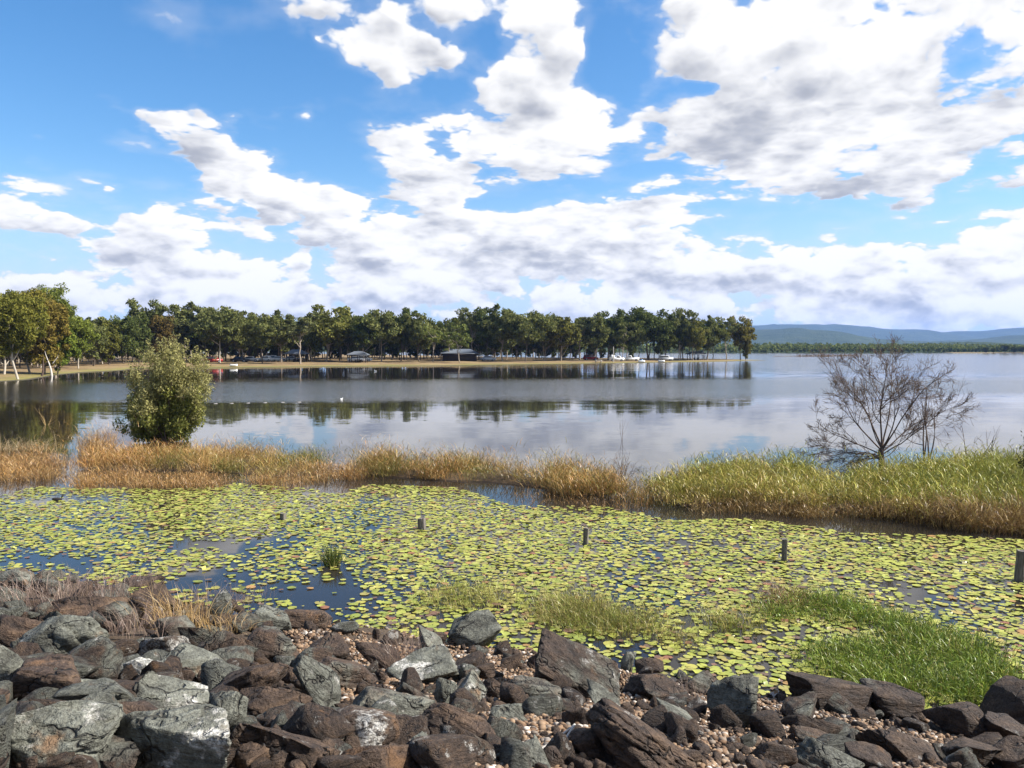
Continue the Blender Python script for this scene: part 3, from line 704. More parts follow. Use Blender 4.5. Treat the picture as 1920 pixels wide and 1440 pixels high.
def sample_poly(poly, n, seed=0):
    g = np.random.default_rng(seed); lo, hi = poly.min(0), poly.max(0); out = []
    while sum(map(len, out)) < n:
        P = g.uniform(lo, hi, (n * 3, 2)); out.append(P[inside(P, poly)])
    return np.concatenate(out)[:n]
def tussocks(name, poly, nt, per, hr, wr, pal, label, cat='grass', seed=0, spread=.22, lean=.45, z0=0.0, hfun=None, segs=3, droop=.35, palfun=None, bias=(0, 0), leafy=.55, gap=0.0):
    nt, per = max(3, int(nt * .66)), int(per * 1.5)
    g = np.random.default_rng(seed); T = sample_poly(poly, nt, seed)
    if gap:
        T = T[fbm2(T[:, 0] * 1.5, T[:, 1] * 1.5, 2, seed + 9) > gap]; nt = len(T)
    hh = g.uniform(hr[0] * .55, hr[1] * 1.22, nt) * (.35 + 1.3 * fbm2(T[:, 0] * .8, T[:, 1] * .8, 3, seed + 5))
    if hfun is not None: hh = hh * hfun(T)
    id_ = np.repeat(np.arange(nt), per); n = len(id_)
    off = g.normal(size=(n, 2)) * spread; rr = np.zeros((n, 3)); rr[:, :2] = T[id_] + off; rr[:, 2] = z0
    L = off / spread * .42 * lean + g.normal(size=(n, 2)) * lean * .62 + (g.normal(size=(nt, 2)) * lean * .45)[id_] + np.array(bias)
    h = hh[id_] * g.uniform(.45, 1.15, n)
    lf = g.random(n) < leafy                                      # leaves that spring from the stems higher up
    rise = np.where(lf, g.uniform(.15, .95, n), 0)
    rr[:, :2] += (L * (h * rise ** 1.7)[:, None]) * .8; rr[:, 2] += h * rise * .9
    ang_ = g.uniform(0, 6.28, n); out = np.stack([np.cos(ang_), np.sin(ang_)], 1) * g.uniform(.5, 1.7, n)[:, None]
    L = np.where(lf[:, None], out, L); hl = np.minimum(h, .8); h = np.where(lf, hl * g.uniform(.22, .5, n), h)
    pal = np.array(pal); ci = (g.random(nt) * .65)[id_] + g.random(n) * .35
    if palfun is not None: ci = np.clip(ci * .55 + palfun(T)[id_] * .55, 0, .999)
    c = pal[np.minimum((ci * len(pal)).astype(int), len(pal) - 1)] * g.uniform(.7, 1.3, (n, 1)) * g.uniform(.62, 1.25, nt)[id_][:, None]
    V, Fc, C = blades(rr, h, L, g.uniform(wr[0], wr[1], n) * np.where(lf, 1.35, 1), segs, c, droop)
    return V, Fc, C
def grass_obj(name, chunks, label, cat='grass', kind='stuff', mats=None):
    off = 0; Vs, Fs, Cs = [], [], []
    for V, Fc, C in chunks: Vs.append(V); Fs.append(Fc + off); Cs.append(C); off += len(V)
    me = mesh(name, np.concatenate(Vs), np.concatenate(Fs), M_blade, False, np.concatenate(Cs))
    o = add(name, me, label=label, category=cat)
    if kind: o['kind'] = kind
    return o
GOLD = [(.40, .195, .055), (.45, .25, .08), (.48, .31, .12), (.33, .17, .06), (.31, .21, .10), (.22, .115, .05)]
GOLDG = [(.36, .165, .048), (.42, .235, .075), (.43, .28, .10), (.30, .22, .06), (.19, .18, .04), (.12, .14, .03)]
REED = [(.19, .10, .04), (.32, .20, .075), (.46, .32, .12), (.38, .31, .075), (.31, .30, .055), (.24, .26, .045)]
GREEN = [(.085, .14, .018), (.13, .20, .025), (.18, .25, .032), (.25, .29, .05), (.31, .27, .085)]
f_b = lambda px: PXY(px)
grass_obj('dry_grass', [tussocks('', f_b([(-70, 905), (-60, 862), (20, 858), (95, 852), (132, 862), (118, 884), (95, 905)]), 190, 44, (.35, .60), (.008, .016), GOLD, '', seed=51, lean=.7)],
          'low golden grass bed in the water at the far left', 'grass')
grass_obj('dry_grass', [
    tussocks('', f_b([(150, 882), (165, 858), (300, 852), (450, 850), (560, 858), (635, 880), (600, 893), (480, 896), (380, 888), (250, 884)]), 560, 46, (.36, .70), (.008, .017), GOLDG, '', seed=52, lean=.75, gap=.36, z0=.06,
             palfun=lambda T: np.clip((fbm2(T[:, 0] * .5, T[:, 1] * .5, 2, 8) - .35) * 2.2 * (T[:, 0] > -13.5), 0, 1)),
    tussocks('', f_b([(150, 848), (168, 838), (205, 840), (215, 856), (180, 862)]), 40, 46, (.75, 1.1), (.008, .016), GOLD, '', seed=53, lean=.5),
    tussocks('', f_b([(145, 898), (330, 892), (420, 898), (410, 918), (300, 918), (150, 918)]), 230, 34, (.32, .55), (.007, .014), GOLD, '', seed=54, lean=.6),
    tussocks('', f_b([(440, 902), (600, 895), (630, 902), (560, 918), (480, 920)]), 75, 30, (.30, .5), (.007, .014), GOLD[:5] + [(.40, .36, .10)], '', seed=55, lean=.7)],
          'golden grass island with green tufts around the leafy bush', 'grass')
grass_obj('dry_grass', [
    tussocks('', f_b([(655, 893), (690, 872), (800, 868), (900, 876), (990, 892), (1005, 908), (900, 907), (800, 903), (700, 898)]), 330, 50, (.48, .85), (.008, .018), GOLDG, '', seed=56, lean=.75, gap=.36, z0=.08),
    tussocks('', f_b([(590, 894), (640, 886), (680, 884), (690, 900), (640, 902)]), 46, 40, (.3, .5), (.008, .016), GOLD, '', seed=57, lean=.6),
    tussocks('', f_b([(1000, 915), (1040, 898), (1150, 902), (1182, 918), (1175, 934), (1080, 936), (1020, 925)]), 160, 48, (.55, .85), (.008, .018), GOLDG, '', seed=58, lean=.75, z0=.08),
    tussocks('', f_b([(960, 930), (1150, 938), (1200, 945), (1200, 968), (1100, 955), (980, 940)]), 60, 10, (.25, .5), (.006, .011), GOLD, '', seed=59, lean=.5, spread=.3),
    tussocks('', f_b([(1170, 930), (1215, 922), (1225, 945), (1190, 950)]), 26, 40, (.45, .7), (.008, .016), GOLDG, '', seed=60, lean=.7)],
          'rust and golden grass island in the middle of the water', 'grass')
def hD(T):   # taller towards the right, a dip where the two beds meet
    px = 960 + T[:, 0] / T[:, 1] * F
    return np.interp(px, [1190, 1260, 1380, 1500, 1565, 1640, 1800, 2000], [.42, .57, .70, .61, .46, .68, .74, .78])
gD = lambda T: .9 * np.clip((T[:, 1] - np.interp(960 + T[:, 0] / T[:, 1] * F, [1190, 1600, 2000], [21.5, 20.3, 18.6])) / 2.0, 0, 1) * np.interp(960 + T[:, 0] / T[:, 1] * F, [1200, 1500, 1750], [.75, .85, 1.0])
grass_obj('reeds', [
    tussocks('', f_b([(1200, 938), (1262, 905), (1380, 888), (1500, 890), (1562, 912), (1585, 950), (1560, 965), (1480, 958), (1380, 950), (1290, 956)]), 520, 62, (.75, 1.15), (.012, .026), REED, '', seed=61, lean=.55, z0=.1, hfun=hD, segs=3, palfun=gD, leafy=.72, gap=.33),
    tussocks('', f_b([(1290, 956), (1480, 960), (1560, 967), (1560, 975), (1400, 964), (1280, 964)]), 60, 30, (.5, .85), (.007, .014), REED[:3], '', seed=62, lean=.8, hfun=hD, bias=(0, -.25)),
    tussocks('', f_b([(1215, 945), (1290, 950), (1390, 944), (1480, 952), (1575, 962), (1570, 974), (1480, 966), (1380, 958), (1290, 964)]), 190, 40, (.75, 1.05), (.010, .020), REED[:3] + [(.13, .07, .03), (.30, .24, .10)], '', seed=162, lean=.55, hfun=hD, bias=(0, -.18), gap=.47, leafy=.5)],
          'straw and green reed bed left of the bare tree, right of centre', 'reeds')
grass_obj('reeds', [
    tussocks('', f_b([(1575, 950), (1600, 905), (1700, 893), (1820, 882), (2000, 876), (2080, 950), (1960, 992), (1850, 988), (1740, 980), (1620, 974)]), 760, 62, (.78, 1.15), (.012, .026), REED, '', seed=63, lean=.55, z0=.12, hfun=hD, segs=3, palfun=gD, leafy=.72, gap=.33),
    tussocks('', f_b([(1760, 980), (1870, 990), (1990, 996), (1990, 1008), (1860, 1004), (1780, 988)]), 80, 34, (.6, .95), (.008, .016), REED[:4], '', seed=64, lean=.8, hfun=hD, bias=(0, -.25)),
    tussocks('', f_b([(1580, 958), (1640, 964), (1760, 974), (1860, 984), (1980, 990), (1980, 1000), (1850, 996), (1740, 988), (1620, 980), (1575, 968)]), 210, 40, (.75, 1.05), (.010, .020), REED[:3] + [(.13, .07, .03), (.30, .24, .10)], '', seed=164, lean=.55, hfun=hD, bias=(0, -.18), gap=.47, leafy=.5)],
          'tall yellow green reed bed in front of the bare tree on the right', 'reeds')
DULL = [(.18, .22, .04), (.24, .27, .05), (.30, .29, .08), (.38, .31, .11), (.32, .22, .09)]
grass_obj('marsh_grass', [tussocks('', f_b([(800, 1120), (830, 1105), (960, 1112), (965, 1132), (900, 1140), (830, 1150), (800, 1145)]), 60, 40, (.18, .36), (.005, .010), DULL, '', seed=65, lean=.5)],
          'small thin green grass patch among the lily pads behind the tall grey shore rock', 'grass')
grass_obj('marsh_grass', [tussocks('', f_b([(985, 1150), (1010, 1130), (1110, 1132), (1150, 1165), (1240, 1150), (1380, 1165), (1400, 1195), (1330, 1210), (1240, 1200), (1130, 1195), (1060, 1180), (1000, 1170)]), 330, 44, (.15, .33), (.005, .011), DULL, '', seed=66, lean=.6, gap=.42, leafy=.3)],
          'long strip of thin olive grass among the lily pads above the dark rocks', 'grass')
grass_obj('marsh_grass', [tussocks('', f_b([(1440, 1135), (1500, 1112), (1600, 1135), (1660, 1150), (1690, 1175), (1800, 1200), (1890, 1262), (1870, 1300), (1780, 1318), (1640, 1300), (1590, 1270), (1500, 1245), (1490, 1222), (1560, 1200), (1510, 1170), (1450, 1160)]), 600, 40, (.13, .27), (.009, .017), GREEN, '', seed=67, lean=.6, gap=.43, leafy=.3),
    tussocks('', f_b([(1430, 1130), (1470, 1112), (1490, 1130), (1450, 1148)]), 16, 44, (.25, .4), (.005, .010), [(.28, .17, .08), (.33, .22, .09)], '', seed=68, lean=.6)],
          'large bright green grass patch among the lily pads on the right', 'grass')

# single tufts
def tuft(name, px, py, zf, n, hr, w, pal, label, seed, spread=.10, lean=.6, droop=.3, cat='grass tuft'):
    g = np.random.default_rng(seed); p = W(px, py) if zf is None else on_slope(px, py, zf)[0]
    off = g.normal(size=(n, 2)) * spread; rr = np.concatenate([off, np.zeros((n, 1))], 1)
    V, Fc, C = blades(rr, g.uniform(*hr, n), off / spread * .3 + g.normal(size=(n, 2)) * lean * .6, np.full(n, w), 4, np.array(pal)[g.integers(len(pal), size=n)] * g.uniform(.8, 1.2, (n, 1)), droop)
    return add(name, mesh(name, V, Fc, M_blade, False, C), loc=p, label=label, category=cat, kind='stuff' if name.startswith('purple') else 'thing')
STRAW = [(.50, .33, .14), (.42, .26, .10), (.55, .40, .20)]
PURP = [(.24, .17, .14), (.30, .21, .17), (.20, .14, .115), (.34, .25, .18)]
tuft('grass_tuft', 623, 1060, None, 240, (.25, .58), .014, [(.06, .09, .02), (.10, .14, .03), (.20, .20, .06)], 'single dark green rush tuft standing among the lily pads', 71, .09, .35)
tuft('straw_tuft', 338, 1165, .16, 260, (.12, .55), .006, STRAW, 'straw coloured dry grass tuft with tall stalks on the rocks', 72, .17, .75)
tuft('straw_tuft', 385, 1185, .12, 260, (.10, .30), .006, STRAW, 'low flattened straw beside the tall stalked straw tuft', 73, .2, 1.0, .5)
tuft('purple_grass_tuft', 95, 1130, .16, 560, (.15, .42), .005, PURP, 'purple grey dry grass tuft left of the brown pyramid stone', 74, .36, .7)
tuft('purple_grass_tuft', 205, 1120, .16, 460, (.15, .40), .005, PURP, 'purple grey dry grass tuft right of the brown pyramid stone', 75, .32, .7)
tuft('purple_grass_tuft', 245, 1185, .14, 300, (.12, .30), .004, PURP, 'grey dry twiggy tuft between the dark layered rock and mottled rock', 76, .2, .9)
tuft('purple_grass_tuft', 430, 1130, .16, 420, (.12, .30), .005, PURP, 'thin brown dry grass at the waterline right of the straw tuft', 77, .34, .8)
tuft('purple_grass_tuft', 755, 1235, .14, 260, (.12, .34), .004, PURP, 'sparse brown dry grass right of the dark rock in the pebbles', 78, .16, .8)
tuft('purple_grass_tuft', 1018, 1270, .0, 70, (.10, .24), .004, PURP, 'tiny dry tuft in the pebbles below the rock spike', 79, .07, .6)
tuft('purple_grass_tuft', 1295, 1320, .0, 120, (.12, .34), .004, PURP, 'thin dry stalks between the low dark slab and the shiny block', 80, .10, .5)

# ------------------------------------------------------------------ water lilies
back_px = PXY([(-120, 908), (0, 910), (140, 915), (330, 917), (450, 907), (560, 915), (640, 925), (690, 908), (860, 915), (900, 928), (960, 948), (1130, 950), (1200, 962), (1260, 976), (1400, 972), (1600, 1000), (1760, 1003), (1920, 1012), (2050, 1016)])
g = np.random.default_rng(5)
A = g.uniform((-15.5, 8.2), (17, 27.5), (110000, 2))
yb = np.interp(A[:, 0] / A[:, 1], back_px[:, 0] / back_px[:, 1], np.arange(len(back_px)))   # index along the back edge
ybk = np.interp(yb, np.arange(len(back_px)), np.hypot(back_px[:, 0], back_px[:, 1]))
Dp = NX * A[:, 0] + NY * A[:, 1]
pxA = 960 + A[:, 0] / A[:, 1] * F; pyA = 652 + CAM[2] * F / A[:, 1]
ok = (np.hypot(A[:, 0], A[:, 1]) < ybk - .05) & (Dp > D0 - .1)
den = fbm2(A[:, 0] * .55, A[:, 1] * .55, 4, 61); den2 = fbm2(A[:, 0] * 1.6, A[:, 1] * 1.6, 3, 62)
cov = 1.8 * (den - .5) + 1.2 * (den2 - .5) + .78 - .12 * np.clip((600 - pxA) / 600, 0, 1)
def hole(cx, cy, rx, ry, k): return k * np.exp(-(((pxA - cx) / rx) ** 2 + ((pyA - cy) / ry) ** 2))
cov -= hole(400, 1090, 110, 50, .75) + hole(540, 1150, 90, 35, .35) + hole(520, 1020, 70, 22, .35) + hole(60, 1050, 90, 22, .45) + hole(610, 925, 60, 14, .8) + hole(1000, 955, 60, 12, .4) + hole(650, 1130, 90, 40, .3) + hole(720, 960, 50, 12, .3)
cov += hole(1150, 1080, 400, 90, .22) + hole(1600, 1060, 330, 60, .25) + hole(1350, 1240, 160, 40, .25) + hole(340, 940, 120, 22, .25) + hole(900, 1010, 220, 40, .2)
sel = ok & (g.random(len(A)) < np.clip(cov, .03, 1) ** 1.2)
A = A[sel]; cov = cov[sel]; rad = g.uniform(.038, .098, len(A)) * np.where(g.random(len(A)) < .3, .55, 1)
# thin out pads that lie too far over each other
cell = {}; good = []
for i_ in range(len(A)):
    x_, y_ = A[i_]; r_ = rad[i_]; cx, cy = int(x_ / .3), int(y_ / .3); bad = False
    for a_ in (-1, 0, 1):
        for c_ in (-1, 0, 1):
            for j_ in cell.get((cx + a_, cy + c_), ()):
                if (A[j_, 0] - x_) ** 2 + (A[j_, 1] - y_) ** 2 < (.60 * (rad[j_] + r_)) ** 2: bad = True; break
            if bad: break
        if bad: break
    if not bad: good.append(i_); cell.setdefault((cx, cy), []).append(i_)
A = A[good]; rad = rad[good]; nP = len(A)
PADC = np.array([(.34, .355, .055), (.38, .395, .07), (.43, .43, .10), (.29, .32, .055), (.39, .36, .075), (.24, .28, .05), (.33, .29, .08)]); ODD = np.array([(.38, .22, .07), (.27, .12, .06), (.20, .11, .07), (.17, .11, .07), (.42, .33, .09)])
ci = PADC[g.integers(7, size=nP)]; oddm = g.random(nP) < .09; ci[oddm] = ODD[g.integers(5, size=oddm.sum())]; ci *= g.uniform(.82, 1.15, (nP, 1))
def pad(i, g, local=False):
    k = 13; th = np.linspace(.16, 2 * math.pi - .16, k) + g.uniform(0, 6.28)
    rr = rad[i] * (1 + g.uniform(-.09, .07, k)); tilt = g.normal(size=2) * .035; cup = g.uniform(-.012, .02)
    P = np.zeros((k + 1, 3)); P[1:, 0] = np.cos(th) * rr; P[1:, 1] = np.sin(th) * rr * g.uniform(.86, 1)
    if g.random() < .16: P[1:5, 2] += rad[i] * g.uniform(.1, .6); P[2:4, :2] *= g.uniform(.55, .95)
    P[1:, 2] += cup * rad[i] * 8 * .3 + g.uniform(-.003, .003, k); P[:, 2] += P[:, :2] @ tilt + .012 + g.uniform(0, .010)
    if not local: P[:, :2] += A[i]
    return P, [(0, j, j + 1) for j in range(1, k)]
order = np.argsort(np.abs(A[:, 1] + (np.abs(A[:, 0] / A[:, 1]) > .66) * 30)); near = order[:300]; rest = order[300:]
LIL = thing('water_lilies', 'bright yellow green water lily pads covering the near water', 'water lilies', (0, 0, 0))
for i_ in near:
    P, f = pad(i_, g, True)
    add('lily_pad', mesh('lily_pad', P, f, M_pad, False, np.repeat(ci[i_][None], len(P), 0)), parent=LIL, loc=(A[i_, 0], A[i_, 1], 0))
Vs, Fs, Cs, off = [], [], [], 0
for i_ in rest:
    P, f = pad(i_, g); Vs.append(P); Fs.append(np.array(f) + off); off += len(P); Cs.append(np.repeat(ci[i_][None], len(P), 0))
add('lily_pad_carpet', mesh('lily_pad_carpet', np.concatenate(Vs), np.concatenate(Fs), M_pad, False, np.concatenate(Cs)), parent=LIL, kind='stuff')
print('pads', nP, 'pebbles', n)

# ------------------------------------------------------------------ posts in the water
POSTS = [(531, 975, 9, 13, 'shortest weathered post, broken off low, leftmost in the row in the lilies'),
         (790, 993, 10, 22, 'split grey post second from the left in the row in the lilies'),
         (1098, 1020, 9, 31, 'thin grey square post in the middle of the row in the lilies'),
         (1470, 1052, 10, 43, 'tall dark square post above the bright green grass patch'),
         (1910, 1090, 14, 60, 'tallest dark post at the right edge of the picture')]
for k, (px, py, w, h, lab) in enumerate(POSTS):
    p = W(px, py); m = p[1] / F; hw = w * m / 2; hh = h * m; mb = MB(); g = np.random.default_rng(300 + k)
    rings = []; nr = 7
    for j in range(nr + 1):
        t = j / nr; c = [(-1, -1), (0, -1.03), (1, -1), (1.03, 0), (1, 1), (0, 1.03), (-1, 1), (-1.03, 0)]
        rings.append([(hw * a_ * (1 - .05 * t) + g.uniform(-.05, .05) * hw, hw * b_ * (1 - .05 * t) + g.uniform(-.05, .05) * hw, -.5 + (hh + .5) * t + (g.uniform(-.12, .05) * hw * 2 if j == nr else 0)) for a_, b_ in c])
    V = np.array(rings).reshape(-1, 3); q = [(8 * j + i_, 8 * j + (i_ + 1) % 8, 8 * j + 8 + (i_ + 1) % 8, 8 * j + 8 + i_) for j in range(nr) for i_ in range(8)]
    mb.addm(V, q); top = V[-8:]; mb.addm(np.concatenate([top, top.mean(0)[None] - [0, 0, hw * .3]]), [(a_, (a_ + 1) % 8, 8) for a_ in range(8)])
    if k == 1:
        mb.box(hw * .9, hw * 1.5, -hw * .7, hw * .8, -.3, hh * 1.02)
    add('fence_post', mb.me('fence_post', M_wood), loc=p, rot=(R(g.uniform(-2, 2)), R((1.5, -1, 2, 1, 2.5)[k]), R(g.uniform(-25, -10))), label=lab, category='post', group='old fence posts standing in the lilies')

# ------------------------------------------------------------------ trees
def gum(seed, H, w, base, ncl, per, leaf, bark=None, lean=0.0, forks=2, flat=.7, fill=.5):
    """returns trunk mesh and crown mesh of a gum tree, foot at the origin; base = crown base / H"""
    g = np.random.default_rng(seed); tr = MB()
    top = np.array([lean * H + g.normal() * .03 * H, g.normal() * .03 * H, H * .8]); n = 9; t = np.linspace(0, 1, n)[:, None]
    wig = np.cumsum(g.normal(size=(n, 3)) * .012 * H, 0) * np.array([1, 1, 0]); wig -= wig[:1]
    main = t * top + wig; r0 = .0115 * H
    tr.tube(np.concatenate([main[:1] - [0, 0, .4], main]), np.concatenate([[r0 * 1.35], r0 * (1.12 - .95 * t[:, 0])]), 7)
    hc = H * (1 + base) / 2; rz = H * (1 - base) / 2
    C = []
    while len(C) < ncl:
        u = g.normal(size=3); u /= np.linalg.norm(u); s = g.random() ** (1 / (3 - 1.2 * fill))
        c = np.array([u[0] * w / 2, u[1] * w / 2, u[2] * rz]) * s * g.uniform(.72, 1.06)
        if c[2] < -rz * .35: c[:2] *= .75
        c[2] += hc + (abs(c[0]) + abs(c[1])) * -.05; c[0] += lean * c[2]
        C.append(c)
    C = np.array(C)
    for j in g.permutation(ncl)[:min(ncl, 15)]:
        c = C[j]; k = np.argmin(np.abs(main[:, 2] - max(c[2] - g.uniform(.25, .5) * H * .6, H * base * .55))); st = main[k]
        mid = (st + c) / 2 + np.array([(c - st)[0] * .15, (c - st)[1] * .15, -.03 * H]); tt_ = np.linspace(0, 1, 6)[:, None]
        P = (1 - tt_) ** 2 * st + 2 * tt_ * (1 - tt_) * mid + tt_ ** 2 * c
        tr.tube(P, r0 * (.55 * (1 - tt_[:, 0]) + .06), 5)
    # leaf sprays
    nl = ncl * per; id_ = np.repeat(np.arange(ncl), per); cr = g.uniform(.065, .155, ncl)[id_] * w
    u = g.normal(size=(nl, 3)); u /= np.linalg.norm(u, axis=1)[:, None]; u *= (g.random(nl) ** .45)[:, None] * cr[:, None]
    u[:, 2] *= flat; P = C[id_] + u
    a = g.normal(size=(nl, 3)); a[:, 2] -= .5; a /= np.linalg.norm(a, axis=1)[:, None]
    bq = np.cross(a, g.normal(size=(nl, 3))); bq /= np.linalg.norm(bq, axis=1)[:, None]
    sz = leaf * g.uniform(.6, 1.3, nl)[:, None]
    V = np.stack([P - a * sz, P + bq * sz * .42, P + a * sz, P - bq * sz * .42], 1).reshape(-1, 3)
    i = np.arange(nl)[:, None] * 4; Fc = np.concatenate([i + [[0, 1, 2]], i + [[0, 2, 3]]])
    return tr.me('trunk', M_bark, True), mesh('crown', V, Fc, M_leaf)
def tree_obj(name, me, label, loc, rz, s, leafc, barkc, group=None, cat='tree', sw=1.0):
    t = thing(name, label, cat, loc, rz, group, (s * sw, s * sw, s))
    add('trunk', me[0], t, color=(*barkc, 1)); add('crown', me[1], t, color=(*leafc, 1)); return t
# kinds, each 10 m tall in its own mesh
GUM = [gum(400 + k, 10, w, bs, nc, 96, .30, fill=fl, flat=ft) for k, (w, bs, nc, fl, ft) in enumerate([(8.2, .26, 74, .5, .75), (7.4, .24, 66, .45, .8), (9.0, .30, 76, .5, .7), (6.6, .22, 60, .4, .85), (7.8, .28, 62, .55, .7)])]
LIGHT_ = [gum(420 + k, 10, w, bs, nc, 70, .26, fill=.7, flat=.6) for k, (w, bs, nc) in enumerate([(6.6, .45, 34), (5.6, .5, 28), (6.0, .35, 32)])]
BUSHY = [gum(440 + k, 10, w, .03, nc, 90, .27, fill=.45, flat=.9) for k, (w, nc) in enumerate([(6.5, 60), (5.2, 52)])]
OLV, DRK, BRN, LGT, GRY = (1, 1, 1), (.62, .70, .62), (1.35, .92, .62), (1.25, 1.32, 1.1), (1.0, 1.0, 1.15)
BK, BKD, BKW = (.50, .45, .40), (.20, .17, .14), (.66, .63, .58)
FRONT = [  # column, top row, distance behind the waterline, kind, width factor, leaf, bark
 (176,600,26,'B0',1.0,OLV,BKD),(205,602,30,'B1',1.1,(.9,.85,.6),BKD),(232,586,32,'B0',1.0,DRK,BKD),(262,592,22,'B1',.95,DRK,BKD),(278,569,40,'G0',1.0,OLV,BK),(305,590,30,'B0',.9,(.8,.55,.5),BKD),(330,576,42,'G1',1.05,OLV,BK),
 (372,571,40,'G3',1.1,GRY,BK),(413,574,24,'G2',1.0,OLV,BKW),(455,587,30,'G1',1.05,OLV,BK),(492,590,14,'G4',1.05,OLV,BKD),(528,590,24,'G3',1.05,OLV,BK),(563,588,10,'L1',1.1,GRY,BK),(585,596,26,'G1',.9,DRK,BK),(612,578,26,'G0',1.25,(1.1,1.05,.8),BK),
 (655,592,30,'G3',1.0,OLV,BK),(682,592,22,'G4',.95,DRK,BK),(715,584,24,'G2',1.15,OLV,BK),(752,586,26,'G0',.95,DRK,BKD),(786,588,22,'G1',1.1,OLV,BKD),(812,608,14,'L1',1.2,LGT,BK),(842,620,22,'L2',1.2,LGT,BK),
 (862,606,10,'L2',1.0,(1.05,1.15,1.0),BK),(886,575,28,'L0',1.1,GRY,BK),(915,578,24,'G0',.85,DRK,BKD),(942,579,20,'G3',.95,OLV,BK),(985,583,14,'G2',1.1,OLV,BKD),(1020,592,22,'G4',1.0,OLV,BK),(1052,595,18,'G1',1.1,(1.1,1.0,.75),BK),
 (1086,592,22,'L1',1.25,GRY,BK),(1118,592,16,'G3',.85,OLV,BKD),(1140,586,20,'G0',1.0,DRK,BKD),(1166,606,12,'L2',.95,OLV,BK),(1185,632,12,'B1',.8,DRK,BKD),(1214,580,16,'G2',1.1,DRK,BKD),(1238,600,12,'B0',.75,(.45,.5,.45),BKD),
 (1276,584,14,'G4',.85,OLV,BK),(1300,598,10,'G1',.85,(1.1,1.0,.75),BK),(1326,597,12,'G3',.8,OLV,BK),(1362,592,12,'L0',1.0,OLV,BK),(1388,594,8,'G0',.85,(1.15,.95,.65),BKD),(1398,630,4,'B1',.9,(1.1,.95,.7),BK)]
KM = {'G': GUM, 'L': LIGHT_, 'B': BUSHY}
def front_y(px):
    k = (px - 960) / F; return float(np.interp(k, sp[:, 0] / sp[:, 1], sp[:, 1]))
KINDW = {'G': 'gum tree', 'L': 'open crowned gum tree', 'B': 'bushy tree'}
from math import atan2
ORD = ['rightmost', 'second', 'third', 'fourth', 'fifth', 'sixth', 'seventh', 'eighth', 'ninth', 'tenth', 'eleventh', 'twelfth', 'thirteenth', 'fourteenth', 'fifteenth', 'sixteenth', 'seventeenth', 'eighteenth', 'nineteenth', 'twentieth', 'twenty first', 'twenty second', 'twenty third', 'twenty fourth', 'twenty fifth', 'twenty sixth', 'twenty seventh', 'twenty eighth', 'twenty ninth', 'thirtieth', 'thirty first', 'thirty second', 'thirty third', 'thirty fourth', 'thirty fifth', 'thirty sixth', 'thirty seventh', 'thirty eighth', 'thirty ninth', 'fortieth', 'forty first', 'forty second', 'forty third']
g = np.random.default_rng(11)
for k, (px, ty, back, kd, wf, lc, bc) in enumerate(FRONT):
    Y = front_y(px) + back; X = (px - 960) / F * Y; z = gz(X, Y)
    top = Wy(px, ty, Y)[2]; H = top - z; s = H / 10 * 1.07 * g.uniform(.97, 1.05)
    o_ = len(FRONT) - 1 - k
    tone = 'brown tinged ' if lc[0] > 1.05 and lc[1] < 1.0 else 'dark ' if lc[0] < .8 else 'pale ' if lc[1] > 1.1 else ''
    lab = f"{tone}{KINDW[kd[0]]}, " + ('rightmost on the tip of the wooded point' if o_ == 0 else f'{ORD[o_]} front tree from the tip of the wooded point')
    tree_obj('gum_tree' if kd[0] != 'B' else 'bushy_tree', KM[kd[0]][int(kd[1])], lab, (X, Y, z - .1), g.uniform(0, 6.28), s, lc, bc, 'front trees along the far park shore', sw=wf * g.uniform(.9, 1.12))
# the wood behind them: tree trunks in the shade, tops hidden by the front row
NB_ = 0
for px in np.arange(-120, 1345, 12.5):
    for row in (0, 1):
        p_ = px + g.uniform(-7, 7); Y = front_y(p_) + (g.uniform(34, 62) if row == 0 else g.uniform(62, 110))
        if p_ > 1180: Y = front_y(p_) + g.uniform(14, 26)
        if p_ > 1180 and row: continue
        X = (p_ - 960) / F * Y; P_ = np.array([[X, Y]])
        if not inside(P_, SHORE)[0]: continue
        z = gz(X, Y); H = Wy(p_, g.uniform(588, 612), Y)[2] - z; k = int(g.integers(5))
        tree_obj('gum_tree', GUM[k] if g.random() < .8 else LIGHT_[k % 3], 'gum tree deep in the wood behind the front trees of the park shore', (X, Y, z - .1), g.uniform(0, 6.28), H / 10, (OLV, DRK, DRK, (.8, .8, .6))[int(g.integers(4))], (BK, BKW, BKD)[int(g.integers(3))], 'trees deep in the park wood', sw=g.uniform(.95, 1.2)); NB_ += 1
for px in np.arange(-120, 1180, 15):                              # low understorey far back that closes the view under the crowns
    p_ = px + g.uniform(-6, 6); Y = front_y(p_) + g.uniform(70, 120); X = (p_ - 960) / F * Y
    if inside(np.array([[X, Y]]), SHORE)[0]:
        tree_obj('bushy_tree', BUSHY[int(g.integers(2))], 'low dark bushy tree far back in the shade of the park wood', (X, Y, gz(X, Y) - .2), g.uniform(0, 6.28), g.uniform(.45, .75), DRK, BKD, 'understorey at the back of the park wood', sw=g.uniform(1.3, 1.9))
